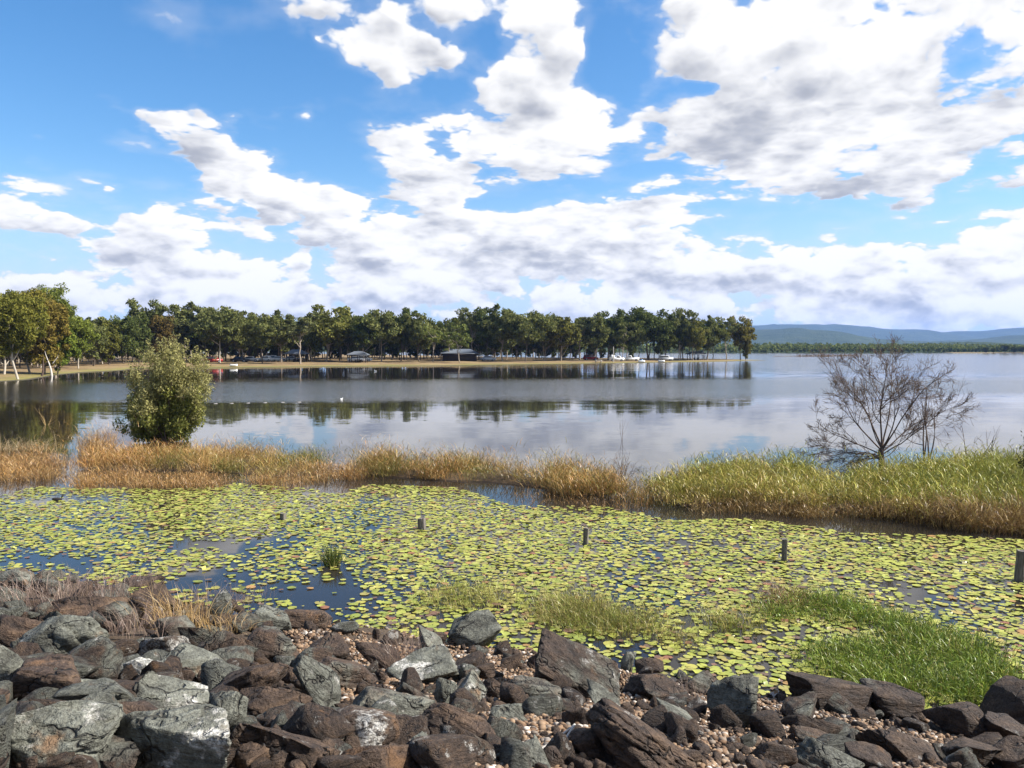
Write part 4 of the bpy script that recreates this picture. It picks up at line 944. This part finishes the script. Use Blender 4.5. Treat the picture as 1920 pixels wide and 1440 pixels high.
# the nearer trees on the left bank
NEAR = [  # column of foot, row of foot, top row, crown width px, base, leaf colour, bark, lean, label
 (34, 713, 527, 100, .30, (1.1, 1.0, .62), BKW, -.02, 'tall gum with a thick white trunk at the water on the left bank'),
 (8, 706, 530, 90, .28, (1.05, 1.0, .65), BKW, .0, 'olive brown leaved gum cut by the left edge of the picture'),
 (56, 702, 536, 90, .22, (1.2, .98, .62), BK, .03, 'olive brown leaved gum right behind the white trunked gum'),
 (104, 697, 529, 84, .30, (1.0, 1.08, .7), BK, -.02, 'tall green gum topping the left bank group'),
 (84, 704, 560, 76, .15, (1.3, .95, .66), BKD, .05, 'drooping brown leaved tree leaning over the water on the left bank'),
 (108, 703, 600, 60, .12, (1.0, 1.15, .6), BKD, .04, 'small bright green tree at the water on the left bank'),
 (147, 695, 586, 58, .30, (1.1, 1.2, .7), BKW, .0, 'slim green gum with a thin white trunk on the golden bank'),
 (128, 690, 575, 70, .12, LGT, BK, .0, 'olive tree behind the slim white trunked gum'),
 (-40, 708, 520, 110, .2, (1.1, .95, .6), BK, .0, 'olive brown gum beyond the left edge of the picture')]
for k, (px, fy, ty, cw, bs, lc, bc, ln, lab) in enumerate(NEAR):
    Y = max(W(px, fy)[1], front_y(px) + 2) if px > 0 else W(px, fy)[1]
    p = Wy(px, fy, Y); z = gz(p[0], Y); H = Wy(px, ty, Y)[2] - z; wm = cw * Y / F
    me_ = gum(500 + k, H, wm * 1.15, bs * .75, 120 if cw > 60 else 70, 150, .24, lean=ln, fill=.35, flat=.85)
    tree_obj('gum_tree', me_, lab, (p[0], Y, z - .15), 0, 1, lc, bc, 'gum trees on the left bank')
for k, (px, fy, h, lab) in enumerate([(78, 706, 3.2, 'short dark stump shaped snag left of the white dead stem on the left bank'), (97, 705, 4.0, 'pale leaning dead stem at the water on the left bank')]):
    p = W(px, fy); mb = MB(); t = np.linspace(0, 1, 7)[:, None]
    mb.tube(t * [(.5, -.9)[k], 0, h] + np.sin(t * 5) * [.12, 0, 0], .16 * (1.15 - t[:, 0]), 7); mb.tube(np.array([(0.2, 0, h * .5), (.9, .2, h * .75), (1.3, .2, h * 1.0)]), [.07, .05, .01], 5)
    add('dead_snag', mb.me('dead_snag', M_twig if k == 0 else M_concrete), loc=p, label=lab, category='snag')

# ------------------------------------------------------------------ leafy bush standing in the water
p = W(312, 829); g = np.random.default_rng(81); m = p[1] / F
BUSH = thing('leafy_bush', 'bushy willow like shrub with green foot and grey green top in the water', 'bush', p, scale=(.92, .92, .95))
st = MB(); LV = [[], []]
def spray(tip, r, n, sz, low):
    u = g.normal(size=(n, 3)); u /= np.linalg.norm(u, axis=1)[:, None]; u *= (g.random(n) ** .5)[:, None] * r
    LV[low].append((tip + u * [1, 1, 1.25], np.full(n, sz)))
tops = [(-1.6, 2.6), (-1.45, 3.3), (-1.0, 3.9), (-.5, 4.3), (.0, 4.5), (.45, 4.75), (.9, 4.6), (1.4, 4.3), (1.75, 3.7), (2.0, 2.9), (2.05, 2.2), (1.5, 2.4), (-1.2, 1.9), (.3, 3.4), (1.1, 3.4), (-.7, 3.1), (-1.6, 1.6), (-.2, 3.6), (.7, 3.7), (1.2, 2.9), (-.8, 2.4), (.3, 2.8), (-1.9, .9), (1.5, 1.7), (-1.3, .8), (.2, 1.6), (.9, 1.4), (-.6, 1.2), (-.2, .9), (.7, .7)]
for (tx, tz) in tops:
    for rep in range(2):
        e = np.array([tx * .95 + g.normal() * .2, g.normal() * .75 * (1 - .10 * tz), tz + g.normal() * .22]); s0 = np.array([g.normal() * .22 - .05, g.normal() * .2, -.3])
        mid = s0 * .35 + e * .65; mid[2] = e[2] * .42; t = np.linspace(0, 1, 8)[:, None]
        P = (1 - t) ** 2 * s0 + 2 * t * (1 - t) * mid + t ** 2 * e; st.tube(P, .035 * (1.1 - t[:, 0]), 5)
        for q in (.45, .6, .72, .84, .94, 1.0):
            c = (1 - q) ** 2 * s0 + 2 * q * (1 - q) * mid + q ** 2 * e; c = c + g.normal(size=3) * .16
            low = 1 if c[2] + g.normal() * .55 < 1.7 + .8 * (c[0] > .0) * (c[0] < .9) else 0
            spray(c, .34, 110 if low else 95, .085 if low else .070, low)
            for _ in range(2):
                e2 = c + np.array([g.normal() * .3, g.normal() * .3, abs(g.normal()) * .35 + .05]); st.tube(np.array([c, (c + e2) / 2 + [0, 0, .03], e2]), [.010, .007, .003], 3)
                if not low: spray(e2, .15, 20, .055, 0)
add('stems', st.me('stems', M_twig), BUSH)
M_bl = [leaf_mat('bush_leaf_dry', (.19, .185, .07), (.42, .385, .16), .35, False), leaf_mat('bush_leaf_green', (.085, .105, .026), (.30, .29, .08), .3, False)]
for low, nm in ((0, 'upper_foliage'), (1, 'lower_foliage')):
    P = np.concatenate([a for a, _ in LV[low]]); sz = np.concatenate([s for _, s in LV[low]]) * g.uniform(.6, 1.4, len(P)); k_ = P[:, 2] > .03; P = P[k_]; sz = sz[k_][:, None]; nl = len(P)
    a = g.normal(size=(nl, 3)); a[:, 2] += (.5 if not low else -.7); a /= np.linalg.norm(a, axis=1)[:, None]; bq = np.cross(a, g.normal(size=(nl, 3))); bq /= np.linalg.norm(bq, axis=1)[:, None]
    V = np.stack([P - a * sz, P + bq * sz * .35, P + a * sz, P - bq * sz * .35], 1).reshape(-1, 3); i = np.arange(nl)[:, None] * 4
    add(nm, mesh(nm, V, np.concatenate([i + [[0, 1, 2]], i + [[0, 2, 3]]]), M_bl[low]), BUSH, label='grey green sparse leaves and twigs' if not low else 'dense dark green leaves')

# ------------------------------------------------------------------ bare tree and other dead twigs
def branch(mb, p, d, L, r, lvl, g, up=.25, spread=.55, kids=(4, 6), tw=1.0, minr=.004):
    n = 7; pts = [p]; dd = d / np.linalg.norm(d)
    for j in range(n):
        dd = dd + g.normal(size=3) * .10 * tw + np.array([0, 0, up * .12]); dd /= np.linalg.norm(dd); pts.append(pts[-1] + dd * L / n)
    pts = np.array(pts); rad = np.maximum(r * (1 - .72 * np.linspace(0, 1, n + 1)), minr); mb.tube(pts, rad, 6 if r > .02 else 4 if r > .009 else 3)
    if lvl <= 0: return
    for c in range(int(g.integers(*kids))):
        q = g.uniform(.25, .98); j = min(int(q * n), n - 1); b0 = pts[j] + (pts[j + 1] - pts[j]) * (q * n - j)
        nd = (pts[j + 1] - pts[j]) / (L / n) + g.normal(size=3) * spread; nd[1] *= .9
        branch(mb, b0, nd, L * g.uniform(.34, .70) * (1.15 - .5 * q), max(rad[j] * .6, minr), lvl - 1, g, up, spread, kids, tw, minr)
p = W(1648, 884); Yt = p[1] + 1.2; p = np.array([(1658 - 960) / F * Yt, Yt, 0])
BT = thing('bare_tree', 'bare leafless tree with spreading dark branches behind the right reed bed', 'tree', p)
g = np.random.default_rng(91); mb = MB(); t = np.linspace(0, 1, 6)[:, None]
trunk = t * [-.12, 0, 1.15] + [.05, 0, -.5]; mb.tube(trunk, .13 * (1.25 - .5 * t[:, 0]), 8); add('trunk', mb.me('trunk', M_twig, True), BT)
LIMBS = [  # start height, direction x, y, z, length, radius
 (.35, -1.0, .2, .62, 2.9, .050), (.50, -.80, -.3, .95, 3.2, .058), (.62, -.40, .3, 1.2, 3.6, .062), (.65, -.10, -.2, 1.3, 4.0, .066), (.62, .22, .3, 1.25, 3.9, .06), (.5, .62, -.2, .95, 3.7, .062),
 (.45, .95, .3, .66, 3.6, .055), (.35, 1.1, -.3, .42, 3.0, .045), (.25, -1.15, -.3, .30, 2.4, .038), (.2, 1.1, .4, .2, 2.2, .035), (.60, .42, -.5, 1.15, 3.6, .05), (.55, -.6, .5, 1.1, 3.3, .046)]
for (h0, dx, dy, dz, L, r) in LIMBS:
    mb = MB(); branch(mb, np.array([-.02, 0, h0 + .1]), np.array([dx, dy, dz]), L * (.80 + .12 * abs(dx)), r * .54, 3, g, .26, .55, (6, 10), 1.15, .005)
    add('limb', mb.me('limb', M_twig), BT)
mb = MB()                                                                     # second stem and the tangle that hangs to the water at the left
for k in range(16):
    branch(mb, np.array([-.1, g.normal() * .2, .25 + g.random() * .2]), np.array([-1, g.normal() * .5, g.uniform(-.25, .12)]), g.uniform(1.0, 1.9), .016, 2, g, -.25, .5, (4, 7), 1.3, .005)
add('drooping_twigs', mb.me('drooping_twigs', M_twig), BT)
def dead(name, px, py, zb, h, seed, label, nst, lean, lvl=2, r=.022, spread=.45, mtl=None, dY=0, cat='dead twigs'):
    g = np.random.default_rng(seed); p = W(px, py); p = p * (1 + dY); p[2] = zb; mb = MB()
    for k in range(nst):
        branch(mb, np.array([g.normal() * .06 * (nst > 1), g.normal() * .06, -.2]), np.array([lean[0] + g.normal() * .25 * (nst > 1), g.normal() * .2, 1.0]), h * g.uniform(.7, 1.05), r, lvl, g, .2, spread, (2, 5), .8, .004)
    return add(name, mb.me(name, mtl or M_twig), loc=p, label=label, category=cat)
dead('bare_sapling', 1735, 886, 0, 3.2, 92, 'second bare stem rising just right of the main bare tree', 4, (.15, 0), 3, .035, .5, dY=.03, cat='sapling')
dead('bare_sapling', 1815, 884, 0, 1.9, 93, 'thin leaning bare sapling right of the bare tree', 2, (.45, 0), 2, .022, cat='sapling')
dead('bare_sapling', 1862, 884, 0, 1.9, 94, 'thin upright bare sapling, farthest right behind the reeds', 1, (-.08, 0), 2, .026, .4, cat='sapling')
dead('dead_twigs', 88, 797, 0, 1.0, 95, 'small pale dead twig cluster standing in the water on the left', 5, (0, 0), 1, .018, mtl=M_straw)
dead('dead_twigs', 112, 796, 0, .5, 96, 'single short pale stick in the water right of the dead twig cluster', 1, (-.2, 0), 0, .016, mtl=M_straw)
dead('dead_twigs', 1168, 826, 0, 1.25, 97, 'thin dead stick standing in open water near the middle', 2, (-.05, 0), 1, .012, .25)
dead('dead_twigs', 1160, 912, .1, 1.1, 98, 'dry twiggy shrub at the right end of the middle grass island', 14, (.1, 0), 1, .010, .4)
# collapsed dead reeds at far left
g = np.random.default_rng(99); n_ = 420; rr = np.concatenate([g.normal(size=(n_, 2)) * [.75, .35], np.zeros((n_, 1))], 1)
V, Fc, C = blades(rr, g.uniform(.4, 1.1, n_), g.normal(size=(n_, 2)) * .8 + [.5, 0], np.full(n_, .014), 4, np.array([(.40, .30, .16), (.30, .22, .12), (.48, .38, .22)])[g.integers(3, size=n_)], .55)
add('dead_reeds', mesh('dead_reeds', V, Fc, M_blade, False, C), loc=W(32, 846), label='collapsed pale dead reeds in the dark water at the left edge', category='reeds', kind='stuff')
# dark leafy spray at the right edge
p = Wy(1932, 862, 24); g = np.random.default_rng(101); t_ = thing('dark_shrub', 'dark leafy shrub poking in at the right edge above the reeds', 'shrub', (p[0], p[1], 0))
mb = MB(); LP = []
for k in range(14):
    e = np.array([g.normal() * .28 + .15, g.normal() * .3, g.uniform(.9, 1.9)]); P = np.linspace(0, 1, 6)[:, None] * e + [0, 0, 0]; mb.tube(P, .014, 4); LP.append(e + g.normal(size=(60, 3)) * .13)
add('stems', mb.me('stems', M_twig), t_); P = np.concatenate(LP); nl = len(P); a = g.normal(size=(nl, 3)); a /= np.linalg.norm(a, axis=1)[:, None]; bq = np.cross(a, g.normal(size=(nl, 3))); bq /= np.linalg.norm(bq, axis=1)[:, None]
V = np.stack([P - a * .05, P + bq * .02, P + a * .05, P - bq * .02], 1).reshape(-1, 3); i = np.arange(nl)[:, None] * 4
add('leaves', mesh('leaves', V, np.concatenate([i + [[0, 1, 2]], i + [[0, 2, 3]]]), leaf_mat('dark_leaf', (.02, .022, .012), (.05, .04, .025), .15, False)), t_)
# forked bleached stick on the pebbles
p, _ = on_slope(1052, 1418, .03); mb = MB(); mb.tube(np.array([(-.13, -.16, .03), (0, 0, .06), (.10, .18, .12)]), [.016, .014, .008], 6); mb.tube(np.array([(-.20, -.05, .03), (-.06, .05, .06), (.09, .17, .115)]), [.010, .009, .006], 5)
add('stick', mb.me('stick', M_concrete), loc=p, label='bleached forked driftwood stick on the pebbles at the bottom edge', category='stick')

# ------------------------------------------------------------------ far wood across the lake (one mass)
g = np.random.default_rng(111); nT = 2600; X = g.uniform(120, 1000, nT); 
fy = np.interp(X, [-700, -300, 100, 190, 330, 470, 640, 1200], [1000, 900, 740, 700, 700, 760, 880, 1000]); Y = fy + 4 + g.random(nT) ** 1.6 * 240
zb = .5 + 3.2 * np.clip((Y - fy) / 150, 0, 1); hh = g.uniform(2.2, 6.0, nT) * (.7 + .6 * fbm2(X * .01, Y * .01, 2, 4)); k_ = 26
u = g.normal(size=(nT, k_, 3)); u /= np.linalg.norm(u, axis=2)[..., None]; u *= g.random((nT, k_, 1)) ** .4
P = np.stack([X, Y, zb + hh * .55], 1)[:, None] + u * (np.stack([hh * .42, hh * .42, hh * .5], 1)[:, None]); P = P.reshape(-1, 3); nl = len(P)
a = g.normal(size=(nl, 3)); a /= np.linalg.norm(a, axis=1)[:, None]; bq = np.cross(a, g.normal(size=(nl, 3))); bq /= np.linalg.norm(bq, axis=1)[:, None]; sz = g.uniform(.7, 1.5, nl)[:, None]
V = np.stack([P - a * sz, P + bq * sz * .7, P + a * sz, P - bq * sz * .7], 1).reshape(-1, 3); i = np.arange(nl)[:, None] * 4
add('far_woods', mesh('far_woods', V, np.concatenate([i + [[0, 1, 2]], i + [[0, 2, 3]]]), M_farleaf), kind='stuff', label='low green woodland along the far shore of the lake', category='woods')
for k, (px, h, w) in enumerate([(1848, 5.5, 7), (1862, 4.5, 6), (1884, 7.5, 9), (1900, 6.5, 8), (1916, 6.0, 9)]):
    Y = 648; me_ = BUSHY[k % 2]
    tree_obj('bushy_tree', me_, f'dark bushy tree, number {["one","two","three","four","five"][k]} from the left on the far right spit', ((px - 960) / F * Y, Y, .4), k, h / 10, DRK, BKD, 'trees on the far spit', sw=w / 6 * 10 / h * .9)
n_ = 500; rr = np.stack([g.uniform(146, 186, n_), np.zeros(n_), np.zeros(n_) + .1], 1); rr[:, 1] = np.interp(rr[:, 0], [136, 150, 170, 190], [415, 408, 420, 432]) + g.uniform(0, 3, n_)
V, Fc, C = blades(rr, g.uniform(.5, 1.6, n_), g.normal(size=(n_, 2)) * .4, np.full(n_, .22), 2, np.array([(.26, .15, .08), (.20, .13, .07)])[g.integers(2, size=n_)])
add('spit_reeds', mesh('spit_reeds', V, Fc, M_blade, False, C), kind='stuff', label='reddish brown reeds on the low spit beyond the point', category='reeds')

# ------------------------------------------------------------------ park: vehicles, shelters, boats
def vehicle(name, kind, paint, label, loc, rz, group='vehicles parked under the trees'):
    t = thing(name, label, 'car' if kind != 'ute' else 'pickup', loc, rz, group); P = M_paint[paint]; mb = MB()
    L = 2.3; mb.box(-L, L, -.88, .88, .38, .95, .06); mb.box(-L + .12, L - .12, -.84, .84, .28, .40)
    add('body', mb.me('body', P), t); mb = MB()
    if kind == 'ute': x0, x1, t0, t1, zt = -.15, 1.35, .1, .85, 1.62
    elif kind == 'wagon': x0, x1, t0, t1, zt = -2.15, 1.35, -1.95, .7, 1.62
    else: x0, x1, t0, t1, zt = -1.6, 1.25, -1.0, .55, 1.42
    mb.box(x0, x1, -.80, .80, .95, zt, .12, (t0, t1)); cab = add('cabin', mb.me('cabin', P), t)
    for s in (-1, 1):
        mb = MB(); mb.addm([(x0 + (t0 - x0) * .25 + .12, s * .79, 1.03), (x1 - (x1 - t1) * .25 - .12, s * .79, 1.03), (t1 - .02, s * .715, zt - .1), (t0 + .05, s * .715, zt - .1)], [(0, 1, 2, 3)] if s < 0 else [(3, 2, 1, 0)]); add('side_window', mb.me('side_window', M_glass), cab)
    mb = MB(); mb.addm([(x1 + .005, -.7, 1.0), (x1 + .005, .7, 1.0), (t1 + .03, .64, zt - .06), (t1 + .03, -.64, zt - .06)], [(0, 1, 2, 3)]); add('windscreen', mb.me('windscreen', M_glass), cab)
    if kind == 'ute':
        mb = MB(); mb.box(-2.28, -.2, -.86, -.80, .95, 1.12); mb.box(-2.28, -.2, .80, .86, .95, 1.12); mb.box(-2.3, -2.24, -.8, .8, .95, 1.12); add('tray_side', mb.me('tray_side', P), t)
    for x in (-1.4, 1.4):
        for s in (-1, 1):
            mb = MB(); mb.cyl((x, s * .80, .34), (0, 1, 0), .34, .22, 14); w_ = add('wheel', mb.me('wheel', M_tyre), t)
            mb = MB(); mb.cyl((x, s * .92, .34), (0, 1, 0), .19, .02, 10); add('rim', mb.me('rim', M_paint['silver']), w_)
    return t
def park(px, back): Y = front_y(px) + back; X = (px - 960) / F * Y; return (X, Y, gz(X, Y))
CARS = [('car', 'ute', 'white', 'white pickup with a high load, beside the pale bare pole', 1156, 11, 0), ('car', 'ute', 'white', 'white pickup parked right of the pale bare pole', 1184, 10, 3.1),
        ('car', 'sedan', 'white', 'white car under the trees between the round topped trees, left of the shelter', 668, 22, .1), ('car', 'wagon', 'white', 'white wagon beside the small shelter under the trees', 682, 25, .2),
        ('car', 'sedan', 'silver', 'silver car partly shaded under the trees near the left park edge', 470, 30, .1), ('car', 'sedan', 'white', 'white car leftmost of the row under the trees behind the leafy bush', 498, 30, 3.0),
        ('car', 'wagon', 'white', 'white wagon second of the row under the trees', 512, 31, .1), ('car', 'sedan', 'white', 'white car third of the row under the trees', 524, 30, .1), ('car', 'sedan', 'silver', 'silver car at the right end of the row under the trees', 545, 31, 3.1),
        ('car', 'wagon', 'red', 'dark red vehicle parked under the trees left of the pale bare pole', 1107, 24, .1), ('car', 'wagon', 'red', 'bright red vehicle at the left end of the park behind the bush', 400, 26, .4),
        ('car', 'sedan', 'silver', 'silver car under the trees right of the dark shelter', 915, 22, .2), ('car', 'wagon', 'silver', 'pale wagon in the shade of the dark bushy tree on the point', 1248, 10, .0), ('car', 'sedan', 'dark', 'dark car in deep shade behind the bush at the park', 450, 28, 0)]
for nm, kd, pt, lab, px, bk, rz in CARS: vehicle('parked_car' if kd != 'ute' else 'pickup', kd, pt, lab, park(px, bk), rz)
X, Y, Z = park(1156, 11); mb = MB(); mb.box(-.9, -.1, -.7, .7, 0, .9, .05); mb.box(-.1, .2, -.6, .6, 0, .7, .05); add('white_load', mb.me('white_load', M_paint['white']), loc=(X - .9, Y, Z + 1.0), label='white boxy load on the tray of the left white pickup', category='load')

def shelter(label, px, back, w, d, eave, top, walls):
    X, Y, Z = park(px, back); t = thing('picnic_shelter', label, 'shelter', (X, Y, Z), .05); mb = MB(); o_ = .7
    V = [(-w / 2 - o_, -d / 2 - o_, eave), (w / 2 + o_, -d / 2 - o_, eave), (w / 2 + o_, d / 2 + o_, eave), (-w / 2 - o_, d / 2 + o_, eave), (-w / 2 + d * .35, 0, top), (w / 2 - d * .35, 0, top)]
    V += [(x, y, z - .12) for x, y, z in V[:4]]
    mb.addm(V, [(0, 1, 5, 4), (2, 3, 4, 5), (0, 1, 7, 6), (1, 2, 8, 7), (2, 3, 9, 8), (3, 0, 6, 9), (9, 8, 7, 6)]); mb.addm(V, [(1, 2, 5), (3, 0, 4)]); add('roof', mb.me('roof', M_roof), t)
    for sx in (-1, 0, 1):
        for sy in (-1, 1): mb = MB(); mb.box(sx * w / 2 - .09, sx * w / 2 + .09, sy * d / 2 - .09, sy * d / 2 + .09, 0, eave); add('post', mb.me('post', M_dkwood), t)
    if walls: mb = MB(); mb.box(-w / 2 + .1, w / 2 - .1, -d / 2 + .3, d / 2 - .1, 0, eave - .02); add('wall', mb.me('wall', M_dkwood), t)
    else: mb = MB(); mb.box(-1, 1, -.4, .4, .68, .76); mb.box(-1, 1, -.85, -.6, .42, .47); mb.box(-1, 1, .6, .85, .42, .47); mb.box(-.7, -.6, -.7, .7, 0, .7); mb.box(.6, .7, -.7, .7, 0, .7); add('table', mb.me('table', M_dkwood), t)
    return t
shelter('long dark walled shelter with a pale blue grey hipped roof among the trees', 862, 22, 9.5, 5, 2.2, 3.4, True)
shelter('small open picnic shelter under the round topped trees left of the long shelter', 672, 17, 4.2, 3.2, 2.1, 3.0, False)
shelter('small open picnic shelter with a grey roof near the left end of the park', 556, 26, 4.6, 3.4, 2.2, 3.3, False)
shelter('open picnic shelter near the tip of the wooded point', 1305, 14, 5.0, 3.2, 2.0, 2.9, False)
X, Y, Z = park(1150, 5); mb = MB(); mb.tube(np.array([(0, 0, -.2), (.03, 0, 2), (-.02, 0, 4.6)]), [.16, .14, .11], 8); add('pale_pole', mb.me('pale_pole', M_concrete), loc=(X, Y, Z), label='pale bare pole standing on the shore beside the white pickups', category='pole')
X, Y, Z = park(890, 20); mb = MB(); mb.box(-.55, .55, -.55, .55, 0, 2.2); mb.box(-.62, .62, -.62, .62, 2.2, 2.35, .1); add('toilet_cubicle', mb.me('toilet_cubicle', M_paint['white']), loc=(X, Y, Z), label='narrow white upright cubicle at the right end of the long dark shelter', category='cubicle')
def boat(name, px, back, L, paint, label, rz, cat):
    X, Y, Z = park(px, back); mb = MB(); n = 9; xs = np.linspace(-L / 2, L / 2, n); hw = .22 * L * np.sqrt(np.clip(1 - (2 * xs / L) ** 2 * .97, 0, 1)); R_ = []
    for x, h in zip(xs, hw): R_.append([(x, -h, .5 + .08 * (2 * x / L) ** 2), (x, -h * .6, .1), (x, 0, 0), (x, h * .6, .1), (x, h, .5 + .08 * (2 * x / L) ** 2), (x, 0, .42)])
    V = np.array(R_).reshape(-1, 3); mb.addm(V, [(6 * j + i_, 6 * j + (i_ + 1) % 6, 6 * j + 6 + (i_ + 1) % 6, 6 * j + 6 + i_) for j in range(n - 1) for i_ in range(6)])
    t = thing(name, label, cat, (X, Y, Z + .05), rz); add('hull', mb.me('hull', M_paint[paint]), t)
    mb = MB(); mb.box(-.3, .4, -.2, .2, .42, .85 if cat == 'jet ski' else .55, .05); add('seat', mb.me('seat', M_paint['blue' if cat == 'jet ski' else 'dark']), t)
boat('kayak', 438, 2.2, 1.7, 'white', 'small white boat pulled up on the grass at the left end of the park shore', .2, 'boat')
boat('jet_ski', 1203, 1.5, 2.2, 'white', 'small white and blue craft at the water right of the white pickups', .3, 'jet ski')
boat('dinghy', 1240, 1.0, 2.0, 'white', 'low pale dinghy at the water under the dark bushy tree', .1, 'boat')
X, Y, Z = park(1122, 3); mb = MB(); mb.box(-1.1, 1.1, -.4, .4, .68, .76); mb.box(-1.1, 1.1, -.9, -.65, .42, .47); mb.box(-1.1, 1.1, .65, .9, .42, .47); mb.box(-.8, -.7, -.75, .75, 0, .7); mb.box(.7, .8, -.75, .75, 0, .7); add('picnic_table', mb.me('picnic_table', M_concrete), loc=(X, Y, Z), label='grey picnic table on the shore left of the pale bare pole', category='table')

def bird(px, py, L, mtl, label, rz):
    p = W(px, py); V, Fc = ICO[3]; P = V.copy(); P[:, 0] *= .5 * L; P[:, 1] *= .22 * L; P[:, 2] *= .19 * L; P[:, 2] += .10 * L + .06 * L * np.clip(-P[:, 0] / L * 2, 0, 1); mb = MB()
    t = thing('water_bird', label, 'bird', p, rz); mb.addm(P, Fc); add('body', mb.me('body', mtl, True), t); mb = MB()
    mb.tube(np.array([(.34, 0, .12), (.46, 0, .30), (.48, 0, .42)]) * L, np.array([.10, .07, .06]) * L, 7); mb.addm(V * .095 * L + np.array([.52, 0, .45]) * L, Fc); mb.tube(np.array([(.58, 0, .45), (.74, 0, .42)]) * L, np.array([.04, .012]) * L, 5); add('head', mb.me('head', mtl, True), t)
bird(704, 696.5, .55, M_birdw, 'white water bird floating near the far shore', 2.5)
bird(107, 938, .28, M_bird, 'small dark water bird among the lily pads on the left', .3)
bird(640, 749, .3, M_birdw, 'tiny pale bird on the dark reflections right of the leafy bush', 1.0)
for k, px in enumerate((404, 434, 465, 497, 530, 561)):
    p = W(px, 757 - k * .6); mb = MB(); V, Fc = ICO[2]; mb.addm(V * [.17, .06, .025] + [0, 0, .005], Fc)
    add('float', mb.me('float', M_concrete, True), loc=p, rot=(0, 0, .15), label=f'pale float, {["leftmost","second","third","fourth","fifth","rightmost"][k]} of the six in a row right of the leafy bush', category='float', group='pale floats in a row on the water')

# ------------------------------------------------------------------ air
M_haze = bpy.data.materials.new('haze'); M_haze.use_nodes = True; M_haze.node_tree.nodes.clear(); b = NB(M_haze.node_tree); o = b.node('ShaderNodeOutputMaterial')
pv = b.node('ShaderNodeVolumePrincipled'); pv.inputs['Color'].default_value = (.27, .47, 1.0, 1); pv.inputs['Density'].default_value = 6.5e-5; pv.inputs['Anisotropy'].default_value = .1; b.l.new(pv.outputs[0], o.inputs['Volume'])
mb = MB(); mb.box(-10500, 11500, -450, 10600, -8, 290); add('haze', mb.me('haze', M_haze), kind='stuff', label='thin bluish air over the lake and the distant mountains', category='haze')
